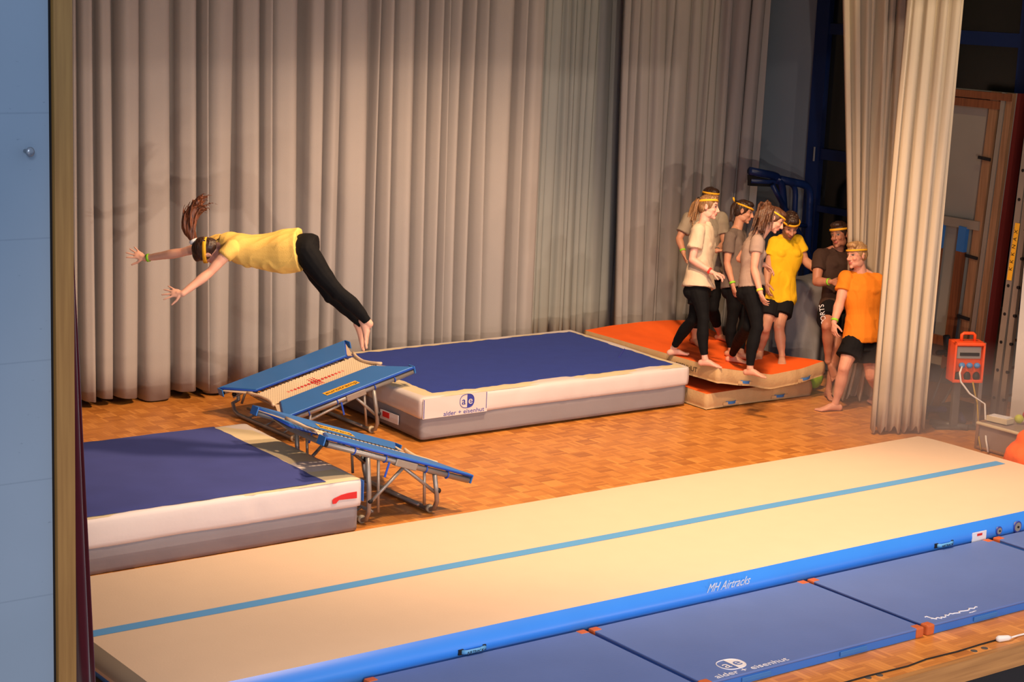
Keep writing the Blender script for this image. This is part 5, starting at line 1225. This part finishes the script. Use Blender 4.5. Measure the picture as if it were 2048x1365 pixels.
# ---- man in the yellow tee
P0 = V3((13.95, 13.85, 0)); D0 = 19.55
def onz(px, dep, z):
    # pixel column px at camera depth dep and height z
    lo_, hi_ = -500, 2500
    for _ in range(40):
        m = (lo_ + hi_) / 2
        if Jd(px, m, dep)[2] > z: lo_ = m
        else: hi_ = m
    return V3(Jd(px, lo_, dep))
aL = onmat(1564, 711, .06); aR = onmat(1521, 702, .06); D0 = (depth(aL) + depth(aR)) / 2
j = dict(shR=J(1550, 486, D0 - .02), elR=J(1537, 534, D0 - .04), wrR=J(1534, 565, D0 - .14), shL=J(1594, 484, D0 + .06), elL=J(1610, 521, D0 + .08), wrL=J(1637, 546, D0 - .06),
    hipR=J(1543, 594, D0), hipL=J(1570, 592, D0 + .06), knR=J(1531, 656, D0 - .12), anR=aR, knL=J(1558, 656, D0 - .10), anL=aL,
    head=J(1580, 452, D0 - .12), hf=scr(.10, -.62, -.78), hu=scr(.10, .80, -.55), front=scr(-.2, -.1, -1),
    footR=(ground(scr(-.3, 0, -1)), UPV, 1), footL=(ground(scr(-.1, 0, -1)), UPV, -1),
    handR=(scr(.0, -.95, -.1), scr(.5, 0, .2), 1, dict(curl=.45)), handL=(scr(.8, -.5, 0), scr(-.3, -.8, 0), -1, dict(curl=.3)))
YM = mk('bright_yellow_cotton', (.86, .50, .012), .85, 8, .06, .2, 120)
build_person(j, dict(male=True, label='bearded person in a bright yellow tee and black shorts looking down behind the women', skin=S_MID, beard=(.10, .05, .03), shirt=YM, loose=.009, flare=.014, hem=-.12, legs='shorts', legmat=BLKS, leglen=.62, hairmat=HB, hair='short', hairtop=.020, band=dict(tilt=.06, h=.052, w=.009), sleeve=.55, seed=11, girth=.97))

# ---- man in the dark brown tee
aR = onfl(1657, 780, .085); D0 = depth(aR); print('p6', D0, aR)
j = dict(shR=J(1640, 512, D0 - .02), elR=J(1633, 564, D0 - .12), wrR=J(1662, 564, D0 - .26), shL=J(1706, 512, D0 + .12), elL=J(1722, 566, D0 + .22), wrL=J(1716, 610, D0 + .15),
    hipR=J(1662, 612, D0 - .02), hipL=J(1690, 612, D0 + .08), knR=J(1654, 652, D0 - .30), anR=J(1656, 722, D0 - .10), knL=J(1672, 694, D0 - .10), anL=aR,
    head=J(1679, 471, D0 - .02), hf=scr(-.62, -.10, -.78), hu=scr(-.05, 1, 0), front=scr(-.6, 0, -.8),
    footR=(scr(.1, -.93, -.3), scr(-.7, .1, -.7), 1), footL=(ground(scr(.15, 0, -1)), UPV, -1),
    handR=(scr(.95, -.18, -.1), scr(.1, -.4, .8), 1, dict(curl=.25)), handL=(scr(.1, -.9, 0), scr(-.5, 0, 0), -1, dict(curl=.3)))
BT = mk('dark_brown_cotton', (.045, .022, .015), .85, 8, .1, .2, 120)
o, inf = build_person(j, dict(male=True, label='person in a dark brown tee and black shorts, one knee raised', skin=S_TAN, shirt=BT, loose=.010, flare=.016, hem=-.10, legs='shorts', legmat=BLKS, leglen=.72, hairmat=HB, hair='short', band=dict(tilt=.0, h=.056, w=.010), sleeve=.55, seed=13, wrist=[(j['wrR'], j['elR'], WG, 'wristband')]))
pt = J(1646, 632, D0 - .30); text('SPORTS', .075, pt, scr(-.15, 1, -.1), scr(-1, -.1, -.2), M['whitep'], 'shorts_print', o, sx=.9)

# ---- man in the orange tee (right, front)
aL = onfl(1671, 806, .085); D0 = depth(aL) + .02; print('p7', D0, aL)
j = dict(shR=J(1693, 556, D0 - .02), elR=J(1680, 604, D0 - .10), wrR=J(1668, 646, D0 - .18), shL=J(1755, 562, D0 + .02), elL=J(1771, 612, D0 + .06), wrL=J(1768, 655, D0 + .02),
    hipR=J(1710, 672, D0 - .02), hipL=J(1743, 672, D0 + .04), knR=J(1688, 737, D0 - .14), anR=aL, knL=J(1742, 752, D0 + .04), anL=onz(1756, D0 + .45, .10),
    head=J(1713, 512, D0 - .06), hf=scr(-.80, -.06, -.60), hu=scr(-.12, .98, -.1), front=scr(-.45, 0, -.9),
    footR=(ground(scr(-1, 0, -.25)), UPV, 1), footL=(ground(scr(-.6, 0, -.8)), UPV, -1),
    handR=(scr(-.02, -.97, -.1), scr(.6, 0, .4), 1, dict(curl=.45)), handL=(scr(0, -1, 0), scr(-.5, 0, 0), -1, dict(curl=.3)))
OT = mk('bright_orange_cotton', (.74, .215, .012), .85, 8, .06, .2, 120)
build_person(j, dict(male=True, label='person with short blond hair in an orange tee stepping out from the curtain', skin=(.72, .36, .25), lip=(.5, .14, .12), brow=(.3, .16, .08), shirt=OT, loose=.010, flare=.016, hem=-.12, legs='shorts', legmat=BLKS, leglen=.66, hairmat=HSB, hair='short', hairtop=.010, band=dict(tilt=.0, h=.050, w=.008), sleeve=.55, seed=15, girth=1.03, wrist=[(j['wrR'], j['elR'], WG, 'wristband')]))
# ------------------------------------------------------------------ thin stage fog low at the right
fm = bpy.data.materials.new('stage_fog'); fm.use_nodes = True; nt = fm.node_tree; nt.nodes.remove(nt.nodes['Principled BSDF'])
out = nt.nodes['Material Output']; vol = nt.nodes.new('ShaderNodeVolumePrincipled'); vol.inputs['Color'].default_value = (.95, .80, .80, 1); vol.inputs['Anisotropy'].default_value = .25
tc = nt.nodes.new('ShaderNodeTexCoord'); ln = nt.nodes.new('ShaderNodeVectorMath'); ln.operation = 'LENGTH'; nt.links.new(tc.outputs['Object'], ln.inputs[0])
mr = nt.nodes.new('ShaderNodeMapRange'); mr.inputs['From Min'].default_value = 1.0; mr.inputs['From Max'].default_value = .2; nt.links.new(ln.outputs['Value'], mr.inputs['Value'])
no = nt.nodes.new('ShaderNodeTexNoise'); no.inputs['Scale'].default_value = 2.2; no.inputs['Detail'].default_value = 3; nt.links.new(tc.outputs['Object'], no.inputs['Vector'])
m1 = nt.nodes.new('ShaderNodeMath'); m1.operation = 'MULTIPLY'; nt.links.new(mr.outputs[0], m1.inputs[0]); nt.links.new(no.outputs['Fac'], m1.inputs[1])
m2 = nt.nodes.new('ShaderNodeMath'); m2.operation = 'MULTIPLY'; m2.inputs[1].default_value = .8; nt.links.new(m1.outputs[0], m2.inputs[0]); nt.links.new(m2.outputs[0], vol.inputs['Density'])
nt.links.new(vol.outputs[0], out.inputs['Volume'])
fo = MB().sphere((0, 0, 0), 1.0, 32, 20).build('stage_fog', fm); fo.location = (12.75, 10.35, .46); fo.scale = (1.9, 1.5, .62)
tag(fo, 'thin pinkish stage fog drifting over the far right end of the air track', 'fog', kind='stuff')
